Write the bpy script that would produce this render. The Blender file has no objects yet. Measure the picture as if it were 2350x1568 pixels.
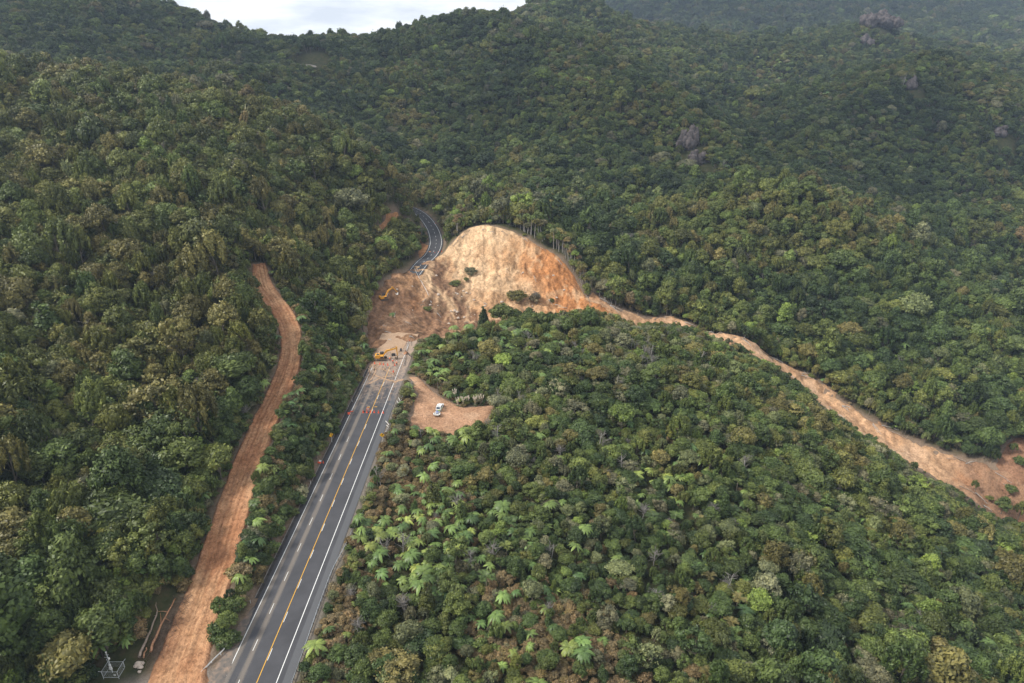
import bpy, bmesh, math, random
import numpy as np
from mathutils import Vector, Matrix, Euler

PI = math.pi
R = math.radians
scene = bpy.context.scene
C = scene.collection

# ------------------------------------------------------------------ camera
CAM_H, PITCH, FPX, CX, CY = 118.0, R(24.4), 1567.0, 1175.0, 784.0
cam_d = bpy.data.cameras.new('camera')
cam_d.lens = 24.0
cam_d.sensor_width = 36.0
cam_d.clip_start = 1.0
cam_d.clip_end = 9000.0
cam = bpy.data.objects.new('camera', cam_d)
C.objects.link(cam)
cam.location = (0, 0, CAM_H)
cam.rotation_euler = (PI / 2 - PITCH, 0, 0)
scene.camera = cam

# ------------------------------------------------------------------ light
SUN_EL, SUN_AZ = R(46), R(-102)          # azimuth from +Y towards +X
sun_dir = Vector((math.sin(SUN_AZ) * math.cos(SUN_EL), math.cos(SUN_AZ) * math.cos(SUN_EL), math.sin(SUN_EL)))
sd = bpy.data.lights.new('sun', 'SUN')
sd.energy = 3.3
sd.angle = R(14)
sd.color = (1.0, 0.955, 0.88)
sun = bpy.data.objects.new('sun', sd)
C.objects.link(sun)
sun.rotation_euler = sun_dir.to_track_quat('Z', 'Y').to_euler()

world = bpy.data.worlds.new('World')
scene.world = world
world.use_nodes = True
wn = world.node_tree
wn.nodes.clear()


def N(nt, kind, x=0, y=0, **kw):
    n = nt.nodes.new(kind)
    n.location = (x, y)
    for k, v in kw.items():
        if k.startswith('i_'):
            n.inputs[k[2:].replace('_', ' ')].default_value = v
        else:
            setattr(n, k, v)
    return n


def L(nt, a, b):
    nt.links.new(a, b)


def ramp(nt, fac, stops, interp='LINEAR'):
    n = nt.nodes.new('ShaderNodeValToRGB')
    n.color_ramp.interpolation = interp
    e = n.color_ramp.elements
    while len(e) > 1:
        e.remove(e[-1])
    e[0].position, e[0].color = stops[0][0], (*stops[0][1], 1)
    for p, c in stops[1:]:
        q = e.new(p)
        q.color = (*c, 1)
    if fac is not None:
        L(nt, fac, n.inputs[0])
    return n.outputs[0]


def mixc(nt, fac, a, b, mode='MIX'):
    n = nt.nodes.new('ShaderNodeMix')
    n.data_type = 'RGBA'
    n.blend_type = mode
    for sock, v in ((n.inputs[0], fac), (n.inputs[6], a), (n.inputs[7], b)):
        if hasattr(v, 'is_linked'):
            L(nt, v, sock)
        elif isinstance(v, (int, float)):
            sock.default_value = v
        else:
            sock.default_value = (*v, 1)
    return n.outputs[2]


def math_(nt, op, a, b=None, clamp=False):
    n = nt.nodes.new('ShaderNodeMath')
    n.operation = op
    n.use_clamp = clamp
    for i, v in enumerate((a, b)):
        if v is None:
            continue
        if hasattr(v, 'is_linked'):
            L(nt, v, n.inputs[i])
        else:
            n.inputs[i].default_value = v
    return n.outputs[0]


def noise(nt, vec, scale, detail=4, rough=0.55, out=0, dist=0.0):
    n = nt.nodes.new('ShaderNodeTexNoise')
    n.inputs['Scale'].default_value = scale
    n.inputs['Detail'].default_value = detail
    n.inputs['Roughness'].default_value = rough
    n.inputs['Distortion'].default_value = dist
    if vec is not None:
        L(nt, vec, n.inputs['Vector'])
    return n.outputs[out]


sky = N(wn, 'ShaderNodeTexSky', -600, 200, sky_type='NISHITA')
sky.sun_disc = False
sky.sun_elevation = SUN_EL
sky.sun_rotation = SUN_AZ
sky.air_density = 1.0
sky.dust_density = 1.5
bg1 = N(wn, 'ShaderNodeBackground', -300, 200, i_Strength=0.10)
L(wn, sky.outputs[0], bg1.inputs[0])
tc = N(wn, 'ShaderNodeTexCoord', -1100, -100)
mp = N(wn, 'ShaderNodeMapping', -900, -100)
mp.inputs['Scale'].default_value = (3.0, 3.0, 14.0)
L(wn, tc.outputs['Generated'], mp.inputs[0])
cl = noise(wn, mp.outputs[0], 1.7, 6, 0.6)
ccol = ramp(wn, cl, [(0.34, (0.58, 0.62, 0.68)), (0.46, (0.72, 0.75, 0.79)), (0.56, (0.86, 0.875, 0.895)), (0.68, (1.0, 1.0, 1.0))])
bg2 = N(wn, 'ShaderNodeBackground', -300, -100, i_Strength=0.93)
L(wn, ccol, bg2.inputs[0])
# the cloud deck is brightest low down, where it thins, and greyer overhead
sx = wn.nodes.new('ShaderNodeSeparateXYZ')
L(wn, tc.outputs['Generated'], sx.inputs[0])
mr = wn.nodes.new('ShaderNodeMapRange')
L(wn, sx.outputs[2], mr.inputs['Value'])
mr.inputs['From Min'].default_value = 0.0
mr.inputs['From Max'].default_value = 0.45
mr.inputs['To Min'].default_value = 1.12
mr.inputs['To Max'].default_value = 0.86
L(wn, mr.outputs[0], bg2.inputs['Strength'])
cmask = ramp(wn, noise(wn, mp.outputs[0], 0.9, 5, 0.55), [(0.26, (0.72, 0.72, 0.72)), (0.44, (1, 1, 1))])
mx = N(wn, 'ShaderNodeMixShader', -80, 0)
L(wn, cmask, mx.inputs[0])
L(wn, bg1.outputs[0], mx.inputs[1])
L(wn, bg2.outputs[0], mx.inputs[2])
wo = N(wn, 'ShaderNodeOutputWorld', 120, 0)
L(wn, mx.outputs[0], wo.inputs[0])

vs = scene.view_settings
vs.view_transform = 'Standard'
vs.look = 'None'
vs.exposure = 0.48
vs.gamma = 1.0
vs.use_curve_mapping = False
scene.render.engine = 'CYCLES'
cy = scene.cycles
cy.use_denoising = True
cy.denoiser = 'OPENIMAGEDENOISE'
cy.denoising_input_passes = 'RGB_ALBEDO_NORMAL'
cy.denoising_prefilter = 'ACCURATE'
cy.max_bounces = 4
cy.diffuse_bounces = 2
cy.glossy_bounces = 1
cy.transmission_bounces = 2
cy.volume_bounces = 0
cy.transparent_max_bounces = 6
cy.caustics_reflective = False
cy.caustics_refractive = False

# ------------------------------------------------------------------ pixel <-> world (photo read at 2350 x 1568)
COS, SIN = math.cos(PITCH), math.sin(PITCH)


def ray(px, py):
    r, u = (px - CX) / FPX, (CY - py) / FPX
    return np.array([r, COS + u * SIN, -SIN + u * COS])


def at_y(px, py, Y):
    d = ray(px, py)
    t = Y / d[1]
    return d[0] * t, Y, CAM_H + d[2] * t


def at_z(px, py, z=0.0):
    d = ray(px, py)
    t = (z - CAM_H) / d[2]
    return d[0] * t, d[1] * t, z


def project(x, y, z):
    zc = y * COS + (CAM_H - z) * SIN
    yc = y * SIN - (CAM_H - z) * COS
    return CX + FPX * x / zc, CY - FPX * yc / zc, zc


# ------------------------------------------------------------------ noise in numpy
def _hash(ix, iy, seed):
    h = (ix.astype(np.int64) * 374761393 + iy.astype(np.int64) * 668265263 + seed * 974634777) & 0xFFFFFFFF
    h = ((h ^ (h >> 13)) * 1274126177) & 0xFFFFFFFF
    return ((h ^ (h >> 16)) & 0xFFFF) / 65535.0


def vnoise(x, y, seed=0):
    ix, iy = np.floor(x), np.floor(y)
    fx, fy = x - ix, y - iy
    fx, fy = fx * fx * (3 - 2 * fx), fy * fy * (3 - 2 * fy)
    a, b = _hash(ix, iy, seed), _hash(ix + 1, iy, seed)
    c, d = _hash(ix, iy + 1, seed), _hash(ix + 1, iy + 1, seed)
    return (a + (b - a) * fx) * (1 - fy) + (c + (d - c) * fx) * fy


def fbm(x, y, seed=0, octv=4, gain=0.5):
    s, a, t = 0.0, 1.0, 0.0
    for k in range(octv):
        s = s + a * (vnoise(x * 2 ** k, y * 2 ** k, seed + k * 17) * 2 - 1)
        t += a
        a *= gain
    return s / t


def smooth(a, b, x):
    t = np.clip((x - a) / (b - a), 0, 1)
    return t * t * (3 - 2 * t)


# ------------------------------------------------------------------ terrain control points: pixel, distance, canopy height
CP = [
    # hill on the left, near
    (0, 165, 450, 8), (120, 170, 450, 8), (250, 165, 450, 8), (400, 195, 445, 8), (500, 215, 440, 8), (600, 255, 435, 8), (700, 290, 430, 8),
    (780, 330, 425, 8), (850, 372, 420, 8), (910, 430, 425, 7), (945, 470, 430, 5),
    (0, 600, 230, 7), (0, 1000, 150, 7), (0, 1400, 103, 6), (0, 1568, 92, 5), (0, 350, 330, 7), (250, 380, 325, 7), (500, 400, 330, 7),
    (200, 1100, 144, 7), (300, 700, 225, 7), (300, 900, 178, 7), (450, 620, 250, 6), (650, 450, 345, 7), (400, 1000, 160, 6), (250, 1400, 106, 5),
    (750, 500, 355, 7), (850, 545, 372, 6), (900, 490, 415, 6), (800, 620, 322, 6), (820, 680, 298, 5), (700, 560, 320, 7), (620, 540, 300, 7),
    (700, 680, 268, 5), (770, 800, 240, 4),
    # left far hill
    (0, 0, 860, 8), (200, -50, 880, 8), (350, 0, 900, 8), (500, 42, 920, 8), (580, 65, 935, 8), (650, 82, 950, 8), (0, 120, 620, 8), (250, 120, 690, 8), (450, 150, 650, 8),
    (560, 190, 610, 8), (0, -150, 950, 8), (150, 60, 760, 8),
    (715, 148, 800, 3), (700, 250, 625, 8), (850, 345, 560, 7), (940, 425, 520, 6), (800, 180, 740, 7),
    # middle hill
    (700, 72, 930, 8), (800, 55, 905, 8), (900, 45, 900, 8), (1000, 38, 890, 8), (1130, 28, 880, 8), (1210, 70, 840, 8), (1300, 105, 800, 8), (1400, 135, 760, 8), (1500, 172, 720, 8),
    (1570, 230, 670, 6), (1610, 290, 630, 4), (1650, 350, 590, 5), (1700, 402, 560, 6),
    (1000, 200, 740, 7), (1000, 330, 620, 7), (1150, 250, 690, 7), (1150, 420, 540, 7), (1300, 330, 610, 7), (1300, 450, 510, 7), (1450, 500, 480, 7), (1450, 330, 620, 7),
    (1550, 430, 530, 6), (900, 150, 790, 7),
    # spur right of the slip
    (1400, 545, 405, 7), (1500, 490, 432, 7), (1650, 455, 445, 8), (1780, 418, 450, 8), (1900, 440, 445, 8), (2000, 515, 430, 8), (2200, 645, 390, 8), (2350, 755, 350, 8),
    (1500, 640, 370, 7), (1700, 620, 385, 7), (1900, 750, 342, 7), (2100, 880, 305, 7), (2300, 1000, 270, 6), (1650, 540, 410, 7), (1850, 580, 400, 7),
    # debris channel
    (1350, 692, 346, 0), (1466, 740, 341, 0), (1566, 750, 339, 0), (1648, 770, 335, 0), (1765, 820, 324, 0), (1851, 884, 306, 0), (1920, 940, 292, 0), (2010, 1000, 278, 0), (2078, 1034, 270, 0), (2146, 1068, 262, 0), (2214, 1095, 257, 0), (2282, 1136, 250, 0), (2320, 1190, 242, 0), (2350, 1090, 256, 0), (2420, 1090, 256, 0),
    # bush to the right of the road
    (960, 772, 255, 6), (1050, 757, 260, 6), (1130, 738, 268, 7), (1250, 732, 272, 7), (1400, 745, 272, 8), (1500, 762, 269, 8), (1600, 790, 266, 8), (1700, 832, 258, 8), (1800, 885, 248, 8), (1900, 975, 230, 8),
    (2050, 1080, 212, 8), (2250, 1200, 195, 8), (2350, 1270, 185, 8),
    (1300, 900, 215, 5), (1300, 1150, 155, 5), (1100, 1300, 128, 4), (1000, 1500, 103, 4), (1600, 1000, 197, 5), (1600, 1300, 135, 5), (1600, 1568, 98, 5),
    (1900, 1200, 165, 6), (1900, 1500, 115, 6), (2200, 1350, 155, 6), (2200, 1568, 115, 6), (2350, 1568, 118, 6), (1100, 1050, 178, 3), (1400, 800, 250, 5),
    # slip bowl
    (1040, 562, 385, 0), (1080, 527, 392, 0), (1140, 527, 392, 0), (1210, 552, 385, 0), (1290, 602, 372, 0), (1330, 652, 360, 0),
    (1250, 712, 338, 0), (1100, 712, 328, 0), (1000, 740, 312, 0), (900, 745, 290, 0), (870, 700, 308, 0), (850, 772, 266, 0), (960, 665, 342, 0), (1050, 640, 356, 0), (1100, 620, 363, 0),
    (880, 660, 322, 0), (930, 640, 345, 0), (1150, 600, 372, 0), (1230, 640, 359, 0), (1180, 660, 350, 0), (950, 720, 312, 0),
    # dark conical hill and face below it, right
    (2150, 120, 800, 8), (2060, 160, 780, 8), (1950, 230, 735, 7), (1860, 285, 695, 6), (1800, 335, 670, 6), (2250, 150, 800, 8), (2350, 190, 800, 8), (2150, 300, 690, 6), (2150, 480, 560, 6), (2000, 450, 560, 6), (2350, 500, 540, 6),
    (2300, 600, 470, 6), (2350, 690, 410, 6), (1900, 400, 600, 6), (2350, 350, 660, 6), (2000, 320, 680, 6),
    # ridge with the rocky peak
    (2020, 52, 1300, 2), (1960, 72, 1290, 4), (1880, 85, 1260, 8), (1800, 88, 1250, 8), (1650, 92, 1240, 8), (1550, 82, 1230, 8), (1480, 60, 1190, 8), (1400, 30, 1150, 8), (1300, 15, 1150, 8), (1200, 2, 1150, 8), (1250, -40, 1250, 8),
    (2080, 88, 1290, 8), (2230, 105, 1250, 8), (2350, 142, 1200, 8), (1450, 105, 1080, 8), (1650, 200, 940, 8), (1700, 300, 800, 7), (1850, 200, 1000, 8), (2000, 150, 1150, 8), (1600, 230, 880, 7), (1750, 370, 680, 6),
    # far hills
    (1600, -10, 2200, 8), (1700, 45, 1950, 8), (1900, 45, 1950, 8), (2150, 70, 1850, 8), (2350, 110, 1650, 8), (1600, -80, 2600, 8), (1900, -80, 2700, 8), (2350, -60, 2600, 8), (2700, -60, 2600, 8), (1450, -70, 2500, 8), (2300, 20, 2200, 8),
    (2250, 110, 1600, 8), (2000, 20, 2150, 8),
]
W_ = []          # world points
for px, py, Y, h in CP:
    x, y, z = at_y(px, py, Y)
    W_.append((x, y, z - (h if Y < 560 else h * 1.35) - (11 if Y >= 860 and px < 1250 else 0)))
W_ += [
    # ground hidden behind crests and outside the frame
    (-260, 545, 62), (-120, 525, 40), (-400, 560, 80), (-30, 480, 14), (-620, 500, 120), (-620, 900, 190), (-360, 300, 66), (-300, 150, 48), (-190, 60, 30),
    (-60, 30, 9), (0, 20, 2), (-30, 60, 3), (80, 40, -14), (160, 60, -30), (260, 150, -70), (340, 230, -92), (60, 0, -10),
    (-330, 1200, 60), (-150, 1250, 70), (0, 1200, 85), (-100, 1800, 20), (-500, 1700, 40), (-1200, 1600, 60), (100, 1500, 80), (-900, 1200, 150), (300, 2000, 60), (-200, 2800, 0), (-1500, 2600, 0), (500, 3000, 150),
    (200, 520, -8), (320, 520, -16), (420, 480, -34), (300, 620, -8), (120, 320, -24), (175, 292, -54), (240, 235, -76),
    (450, 1000, 52), (640, 1000, 50), (700, 1050, 40), (900, 1400, 60), (1500, 1500, 120), (1100, 900, 60), (700, 500, -10), (520, 330, -45), (560, 200, -70),
    (760, 1600, 50), (1000, 1700, 60), (2400, 2400, 300), (1800, 3000, 360), (2600, 1500, 150),
]
W_ = np.array(W_)


def relief(x, y):
    far = smooth(380, 620, y)
    soft = smooth(30, 200, y)
    big = fbm(x / 95, y / 95, 3, 4) * 7.0 + (0.5 - np.abs(fbm(x / 170, y / 210, 9, 3))) * 36.0 - 12.5 + (0.5 - np.abs(fbm(x / 75, y / 95, 19, 2))) * 9.0 - 3.0
    return far * big + (1 - far) * soft * fbm(x / 38, y / 38, 5, 3) * 2.2


# the small relief is taken off here and put back in T(), so that crests stand where they should
W_[:, 2] -= relief(W_[:, 0], W_[:, 1])


def _phi(r2):
    return np.sqrt(r2 + 14.0 ** 2)


def _fit(P):
    d2 = ((P[:, None, :2] - P[None, :, :2]) ** 2).sum(2)
    n = len(P)
    A = np.zeros((n + 3, n + 3))
    A[:n, :n] = _phi(d2) - 0.9 * np.eye(n)
    A[:n, n] = A[n, :n] = 1
    A[:n, n + 1:] = P[:, :2] / 100.0
    A[n + 1:, :n] = P[:, :2].T / 100.0
    b = np.zeros(n + 3)
    b[:n] = P[:, 2]
    return np.linalg.solve(A, b)


# ---- the road's line (world), from the markings
xl0, yl0, _ = at_z(512, 1565)
xl1, yl1, _ = at_z(833.5, 886.6)
xr0, yr0, _ = at_z(635, 1565)
xr1, yr1, _ = at_z(900.5, 886.6)
xy0, yy0, _ = at_z(591, 1565)
xy1, yy1, _ = at_z(875, 887)


def lin(xa, ya, xb, yb):
    return lambda y: xa + (xb - xa) * (np.asarray(y, float) - ya) / (yb - ya)


X_LEFT, X_RIGHT, X_YEL = lin(xl0, yl0, xl1, yl1), lin(xr0, yr0, xr1, yr1), lin(xy0, yy0, xy1, yy1)
ROAD_END = 264.0

# road beyond the slip: centre line from pixels on the surface z = 0 .. 3
FAR_PX = [(948, 632, 0.0), (968, 606, 0.0), (990, 585, 0.1), (1000, 562, 0.3), (998, 540, 0.7), (988, 518, 1.2), (972, 498, 1.8), (952, 484, 2.3), (925, 474, 2.8), (890, 468, 3.2)]
FAR = np.array([at_z(px, py, z) for px, py, z in FAR_PX])
# clay track left of the road: centre line pixel + height + half width
TRK_PX = [(395, 1640, 0.3, 5.5), (405, 1560, 0.6, 5.2), (440, 1450, 1.6, 4.7), (488, 1320, 3.4, 4.3), (528, 1190, 5.6, 4.0), (562, 1080, 7.6, 3.7), (600, 985, 9.8, 3.7), (640, 900, 12.0, 3.5), (664, 830, 14.2, 3.3), (668, 775, 16.4, 3.3), (654, 728, 19.0, 3.4), (628, 690, 21.8, 3.4), (606, 660, 24.2, 3.2), (598, 630, 26.6, 2.7), (594, 606, 28.8, 2.0)]
TRK = np.array([at_z(px, py, z) for px, py, z, w in TRK_PX])
TRK_W = np.array([w for *_, w in TRK_PX])


def catmull(P, per=8):
    P = np.asarray(P, float)
    Q = np.vstack([2 * P[0] - P[1], P, 2 * P[-1] - P[-2]])
    out = []
    for i in range(1, len(Q) - 2):
        a, b, c, d = Q[i - 1], Q[i], Q[i + 1], Q[i + 2]
        for k in range(per):
            t = k / per
            out.append(0.5 * ((2 * b) + (c - a) * t + (2 * a - 5 * b + 4 * c - d) * t * t + (3 * b - a - 3 * c + d) * t ** 3))
    out.append(P[-1])
    return np.array(out)


FAR_L = catmull(FAR, 6)
_t = catmull(np.column_stack([TRK, TRK_W]), 8)
TRK_L, TRK_LW = _t[:, :3], _t[:, 3]


def near_line(x, y, Lp, extra=None):
    """distance to a polyline, its height there (and an extra value), signed side"""
    x, y = np.asarray(x, float).ravel(), np.asarray(y, float).ravel()
    best = np.full(x.shape, 1e18)
    z = np.zeros(x.shape)
    e = np.zeros(x.shape)
    lon = np.zeros(x.shape)
    side = np.zeros(x.shape)
    acc = 0.0
    for i in range(len(Lp) - 1):
        a, b = Lp[i], Lp[i + 1]
        ab = b[:2] - a[:2]
        l2 = ab @ ab
        t = np.clip(((x - a[0]) * ab[0] + (y - a[1]) * ab[1]) / l2, 0, 1)
        dx, dy = x - a[0] - t * ab[0], y - a[1] - t * ab[1]
        d = dx * dx + dy * dy
        m = d < best
        best = np.where(m, d, best)
        z = np.where(m, a[2] + (b[2] - a[2]) * t, z)
        if extra is not None:
            e = np.where(m, extra[i] + (extra[i + 1] - extra[i]) * t, e)
        lon = np.where(m, acc + t * math.sqrt(l2), lon)
        side = np.where(m, np.sign(ab[0] * dy - ab[1] * dx), side)
        acc += math.sqrt(l2)
    return np.sqrt(best), z, e, lon, side


# anchor the base surface to the road and the track so that it needs little carving
extra_pts = []
for yy in np.arange(60, 265, 22.0):
    extra_pts += [(float(X_LEFT(yy)) - 1.5, yy, 0.3), (float(X_RIGHT(yy)) + 4.5, yy, -0.6)]
    extra_pts.append((float(X_RIGHT(yy)) + 16, yy, -3.5))
for i in range(0, len(TRK) - 1):
    extra_pts.append(tuple(TRK[i]))
for p in FAR[:-2]:
    extra_pts.append(tuple(p))
ALLP = np.vstack([W_, np.array(extra_pts)])
# thin out clashing neighbours
keep = []
for p in ALLP[::-1]:
    if all((p[0] - q[0]) ** 2 + (p[1] - q[1]) ** 2 > 25 for q in keep):
        keep.append(p)
ALLP = np.array(keep)
COEF = _fit(ALLP)


def base_z(x, y):
    x, y = np.asarray(x, float).ravel(), np.asarray(y, float).ravel()
    out = np.empty(x.shape)
    n = len(ALLP)
    for s in range(0, len(x), 20000):
        xs, ys = x[s:s + 20000], y[s:s + 20000]
        d2 = (xs[:, None] - ALLP[None, :, 0]) ** 2 + (ys[:, None] - ALLP[None, :, 1]) ** 2
        out[s:s + 20000] = _phi(d2) @ COEF[:n] + COEF[n] + (xs * COEF[n + 1] + ys * COEF[n + 2]) / 100.0
    return out


POLY = {}        # name -> world polygon, filled below


def sdf(x, y, poly):
    """signed distance to a polygon, negative inside"""
    x, y = np.asarray(x, float).ravel(), np.asarray(y, float).ravel()
    P = np.asarray(poly)
    d = np.full(x.shape, 1e18)
    ins = np.zeros(x.shape, bool)
    for i in range(len(P)):
        a, b = P[i - 1], P[i]
        ab = b - a
        t = np.clip(((x - a[0]) * ab[0] + (y - a[1]) * ab[1]) / max(ab @ ab, 1e-9), 0, 1)
        dx, dy = x - a[0] - t * ab[0], y - a[1] - t * ab[1]
        d = np.minimum(d, dx * dx + dy * dy)
        c = (a[1] > y) != (b[1] > y)
        if abs(ab[1]) > 1e-9:
            ins ^= c & (x < a[0] + ab[0] * (y - a[1]) / ab[1])
    return np.where(ins, -1, 1) * np.sqrt(d)


def T(x, y):
    """height of the ground"""
    sh = np.shape(x)
    x, y = np.asarray(x, float).ravel(), np.asarray(y, float).ravel()
    z = base_z(x, y)
    z = z + relief(x, y)
    # track
    d, tz, tw, _, _ = near_line(x, y, TRK_L, TRK_LW)
    k = 1 - smooth(tw * 0.9 + 0.6, tw + 7, d)
    z = z * (1 - k) + (tz - 0.25) * k
    # far road
    d, tz, _, _, _ = near_line(x, y, FAR_L)
    k = 1 - smooth(4.6, 10, d)
    z = z * (1 - k) + (tz - 0.12) * k
    # main road, cut bank to the left
    xl, xr = X_LEFT(y), X_RIGHT(y)
    dl, dr = (xl - 2.2) - x, x - (xr + 4.6)
    dd = np.maximum(np.maximum(dl, dr), 0)
    on = 1 - smooth(0.0, np.where(dl > 0, 2.6, 7.0), dd)
    on = on * (1 - smooth(ROAD_END - 4, ROAD_END + 8, y))
    z = z * (1 - on) + (-0.12 - 0.35 * smooth(0, 3, np.maximum(dr, 0))) * on
    return z.reshape(sh)


def hit(px, py, t0=70.0, t1=3200.0):
    """first point of the ground that a pixel of the photo sees"""
    d = ray(px, py)
    d = d / np.linalg.norm(d)
    t = np.exp(np.linspace(math.log(t0), math.log(t1), 900))
    g = CAM_H + d[2] * t - T(d[0] * t, d[1] * t)
    i = int(np.argmax(g < 0))
    if g[i] >= 0:
        i = len(t) - 1
    a, b = t[max(i - 1, 0)], t[i]
    tt = np.linspace(a, b, 24)
    gg = CAM_H + d[2] * tt - T(d[0] * tt, d[1] * tt)
    j = int(np.argmax(gg < 0)) if (gg < 0).any() else 23
    return np.array([d[0] * tt[j], d[1] * tt[j], CAM_H + d[2] * tt[j]])


def polyline_px(pts):
    return np.array([hit(px, py)[:2] for px, py in pts])


POLY['pullout'] = np.array([at_z(px, py, -1.2)[:2] for px, py in [(958, 868), (985, 886), (1015, 905), (1060, 920), (1100, 915), (1128, 912), (1118, 938), (1095, 962), (1040, 975), (985, 980), (940, 982), (945, 955), (960, 905), (940, 872)]])
SLIP_PX = [(842, 800), (845, 740), (852, 690), (880, 655), (915, 628), (955, 612), (985, 596), (1014, 586), (1024, 575), (1040, 558), (1078, 524), (1105, 518), (1140, 523), (1180, 536), (1212, 551), (1250, 575), (1292, 602), (1322, 645), (1350, 692), (1420, 722), (1300, 742), (1150, 760), (1050, 772), (975, 782), (945, 786), (900, 782), (870, 800)]
POLY['slip'] = polyline_px(SLIP_PX)
CH_PX = [(1345, 690), (1398, 714), (1466, 738), (1566, 748), (1648, 768), (1715, 795), (1765, 818), (1851, 882), (1920, 938), (2010, 998), (2078, 1032), (2146, 1066), (2214, 1096), (2275, 1130), (2330, 1165), (2420, 1215), (2560, 1290)]
CH = np.array([hit(px, py) for px, py in CH_PX])
CH_W = np.array([9, 7.0, 6, 5.6, 6.2, 7.0, 8.2, 9.4, 9.6, 9.0, 9.0, 9.2, 9.6, 10, 10, 10, 10.0])
CH_L = catmull(np.column_stack([CH, CH_W]), 5)


def strip_poly(Lp, w):
    d = np.gradient(Lp[:, :2], axis=0)
    n = np.column_stack([-d[:, 1], d[:, 0]]) / np.linalg.norm(d, axis=1)[:, None]
    return np.vstack([Lp[:, :2] + n * w[:, None], (Lp[:, :2] - n * w[:, None])[::-1]])


POLY['channel'] = strip_poly(CH_L, CH_L[:, 3])

for i_, pp in enumerate([[(866, 548), (874, 515), (892, 492), (912, 490), (914, 508), (900, 545), (882, 562)], [(960, 582), (964, 552), (982, 566), (999, 580), (990, 592), (968, 597)], [(930, 510), (946, 518), (962, 533), (945, 536)], [(2288, 1068), (2312, 1020), (2362, 1000), (2385, 1060), (2362, 1108), (2312, 1118)]]):
    POLY[f'scar{i_}'] = polyline_px(pp)

# rock outcrops: pixel, distance, size, label, seed, number of masses
ROCKS = [
    (1588, 296, 616, (10, 6, 13), 'grey cliff breaking the end of the middle ridge', 1, 9),
    (1606, 345, 590, (8, 5, 9), 'smaller grey cliff just below the cliff on the middle ridge', 2, 7),
    (2022, 66, 1290, (24, 13, 20), 'pinkish rocky peak on the far skyline ridge', 3, 10),
    (1985, 103, 1250, (14, 8, 14), 'rock slab on the flank below the rocky peak', 4, 7),
    (2290, 315, 690, (9, 6, 6), 'bare pinkish rock patch on the slope below the dark conical hill', 5, 7),
    (2090, 205, 760, (8, 5, 8), 'low rocks near the top of the dark conical hill', 6, 6),
]

# ------------------------------------------------------------------ object helpers
def tag(o, label=None, cat=None, group=None, kind=None):
    if label:
        o['label'] = label
    if cat:
        o['category'] = cat
    if group:
        o['group'] = group
    if kind:
        o['kind'] = kind
    return o


def mesh_np(name, V, F, mats, mat_idx=None, attrs=None, smooth_=False):
    """V (n,3); F (m,3|4) or list of such blocks"""
    me = bpy.data.meshes.new(name)
    blocks = [np.asarray(f, np.int64) for f in (F if isinstance(F, list) and isinstance(F[0], np.ndarray) and F[0].ndim == 2 else [F]) if len(f)]
    V = np.asarray(V, np.float32)
    me.vertices.add(len(V))
    me.vertices.foreach_set('co', V.ravel())
    loops = np.concatenate([b.ravel() for b in blocks])
    tot = np.concatenate([np.full(len(b), b.shape[1]) for b in blocks])
    me.loops.add(len(loops))
    me.loops.foreach_set('vertex_index', loops.astype(np.int32))
    me.polygons.add(len(tot))
    me.polygons.foreach_set('loop_start', (np.cumsum(tot) - tot).astype(np.int32))
    me.polygons.foreach_set('loop_total', tot.astype(np.int32))
    if mat_idx is not None:
        me.polygons.foreach_set('material_index', np.asarray(mat_idx, np.int32))
    if smooth_:
        me.polygons.foreach_set('use_smooth', np.ones(len(tot), bool))
    for m in mats:
        me.materials.append(m)
    for k, (dom, typ, val) in (attrs or {}).items():
        a = me.attributes.new(k, typ, dom)
        a.data.foreach_set({'FLOAT': 'value', 'FLOAT_COLOR': 'color', 'FLOAT_VECTOR': 'vector', 'INT': 'value'}[typ], np.asarray(val, np.int32 if typ == 'INT' else np.float32).ravel())
    me.update(calc_edges=True)
    me.validate()
    return me


def link(name, me, parent=None, loc=None):
    o = bpy.data.objects.new(name, me)
    C.objects.link(o)
    if parent is not None:
        o.parent = parent
    if loc is not None:
        o.location = loc
    return o


def empty(name, loc=(0, 0, 0), rz=0.0):
    o = bpy.data.objects.new(name, None)
    C.objects.link(o)
    o.location = loc
    o.rotation_euler = (0, 0, rz)
    o.empty_display_size = 0.3
    return o


def mat(name):
    m = bpy.data.materials.new(name)
    m.use_nodes = True
    nt = m.node_tree
    b = nt.nodes['Principled BSDF']
    return m, nt, b


def attr(nt, name, kind='GEOMETRY', out='Fac'):
    n = nt.nodes.new('ShaderNodeAttribute')
    n.attribute_name = name
    n.attribute_type = kind
    return n.outputs[out]


def bump(nt, b, height, strength=0.4, dist=0.1):
    n = nt.nodes.new('ShaderNodeBump')
    n.inputs['Strength'].default_value = strength
    n.inputs['Distance'].default_value = dist
    L(nt, height, n.inputs['Height'])
    L(nt, n.outputs[0], b.inputs['Normal'])


def objco(nt):
    return nt.nodes.new('ShaderNodeTexCoord').outputs['Object']


def simple(name, col, rough=0.6, metal=0.0, var=0.12, scale=3.0, spec=0.4):
    """a colour with a little wear"""
    m, nt, b = mat(name)
    n = noise(nt, objco(nt), scale, 5, 0.6)
    c = ramp(nt, n, [(0.3, tuple(v * (1 - var) for v in col)), (0.7, tuple(min(1, v * (1 + var)) for v in col))])
    L(nt, c, b.inputs['Base Color'])
    b.inputs['Roughness'].default_value = rough
    b.inputs['Metallic'].default_value = metal
    b.inputs['Specular IOR Level'].default_value = spec
    return m


M = {}
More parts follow.
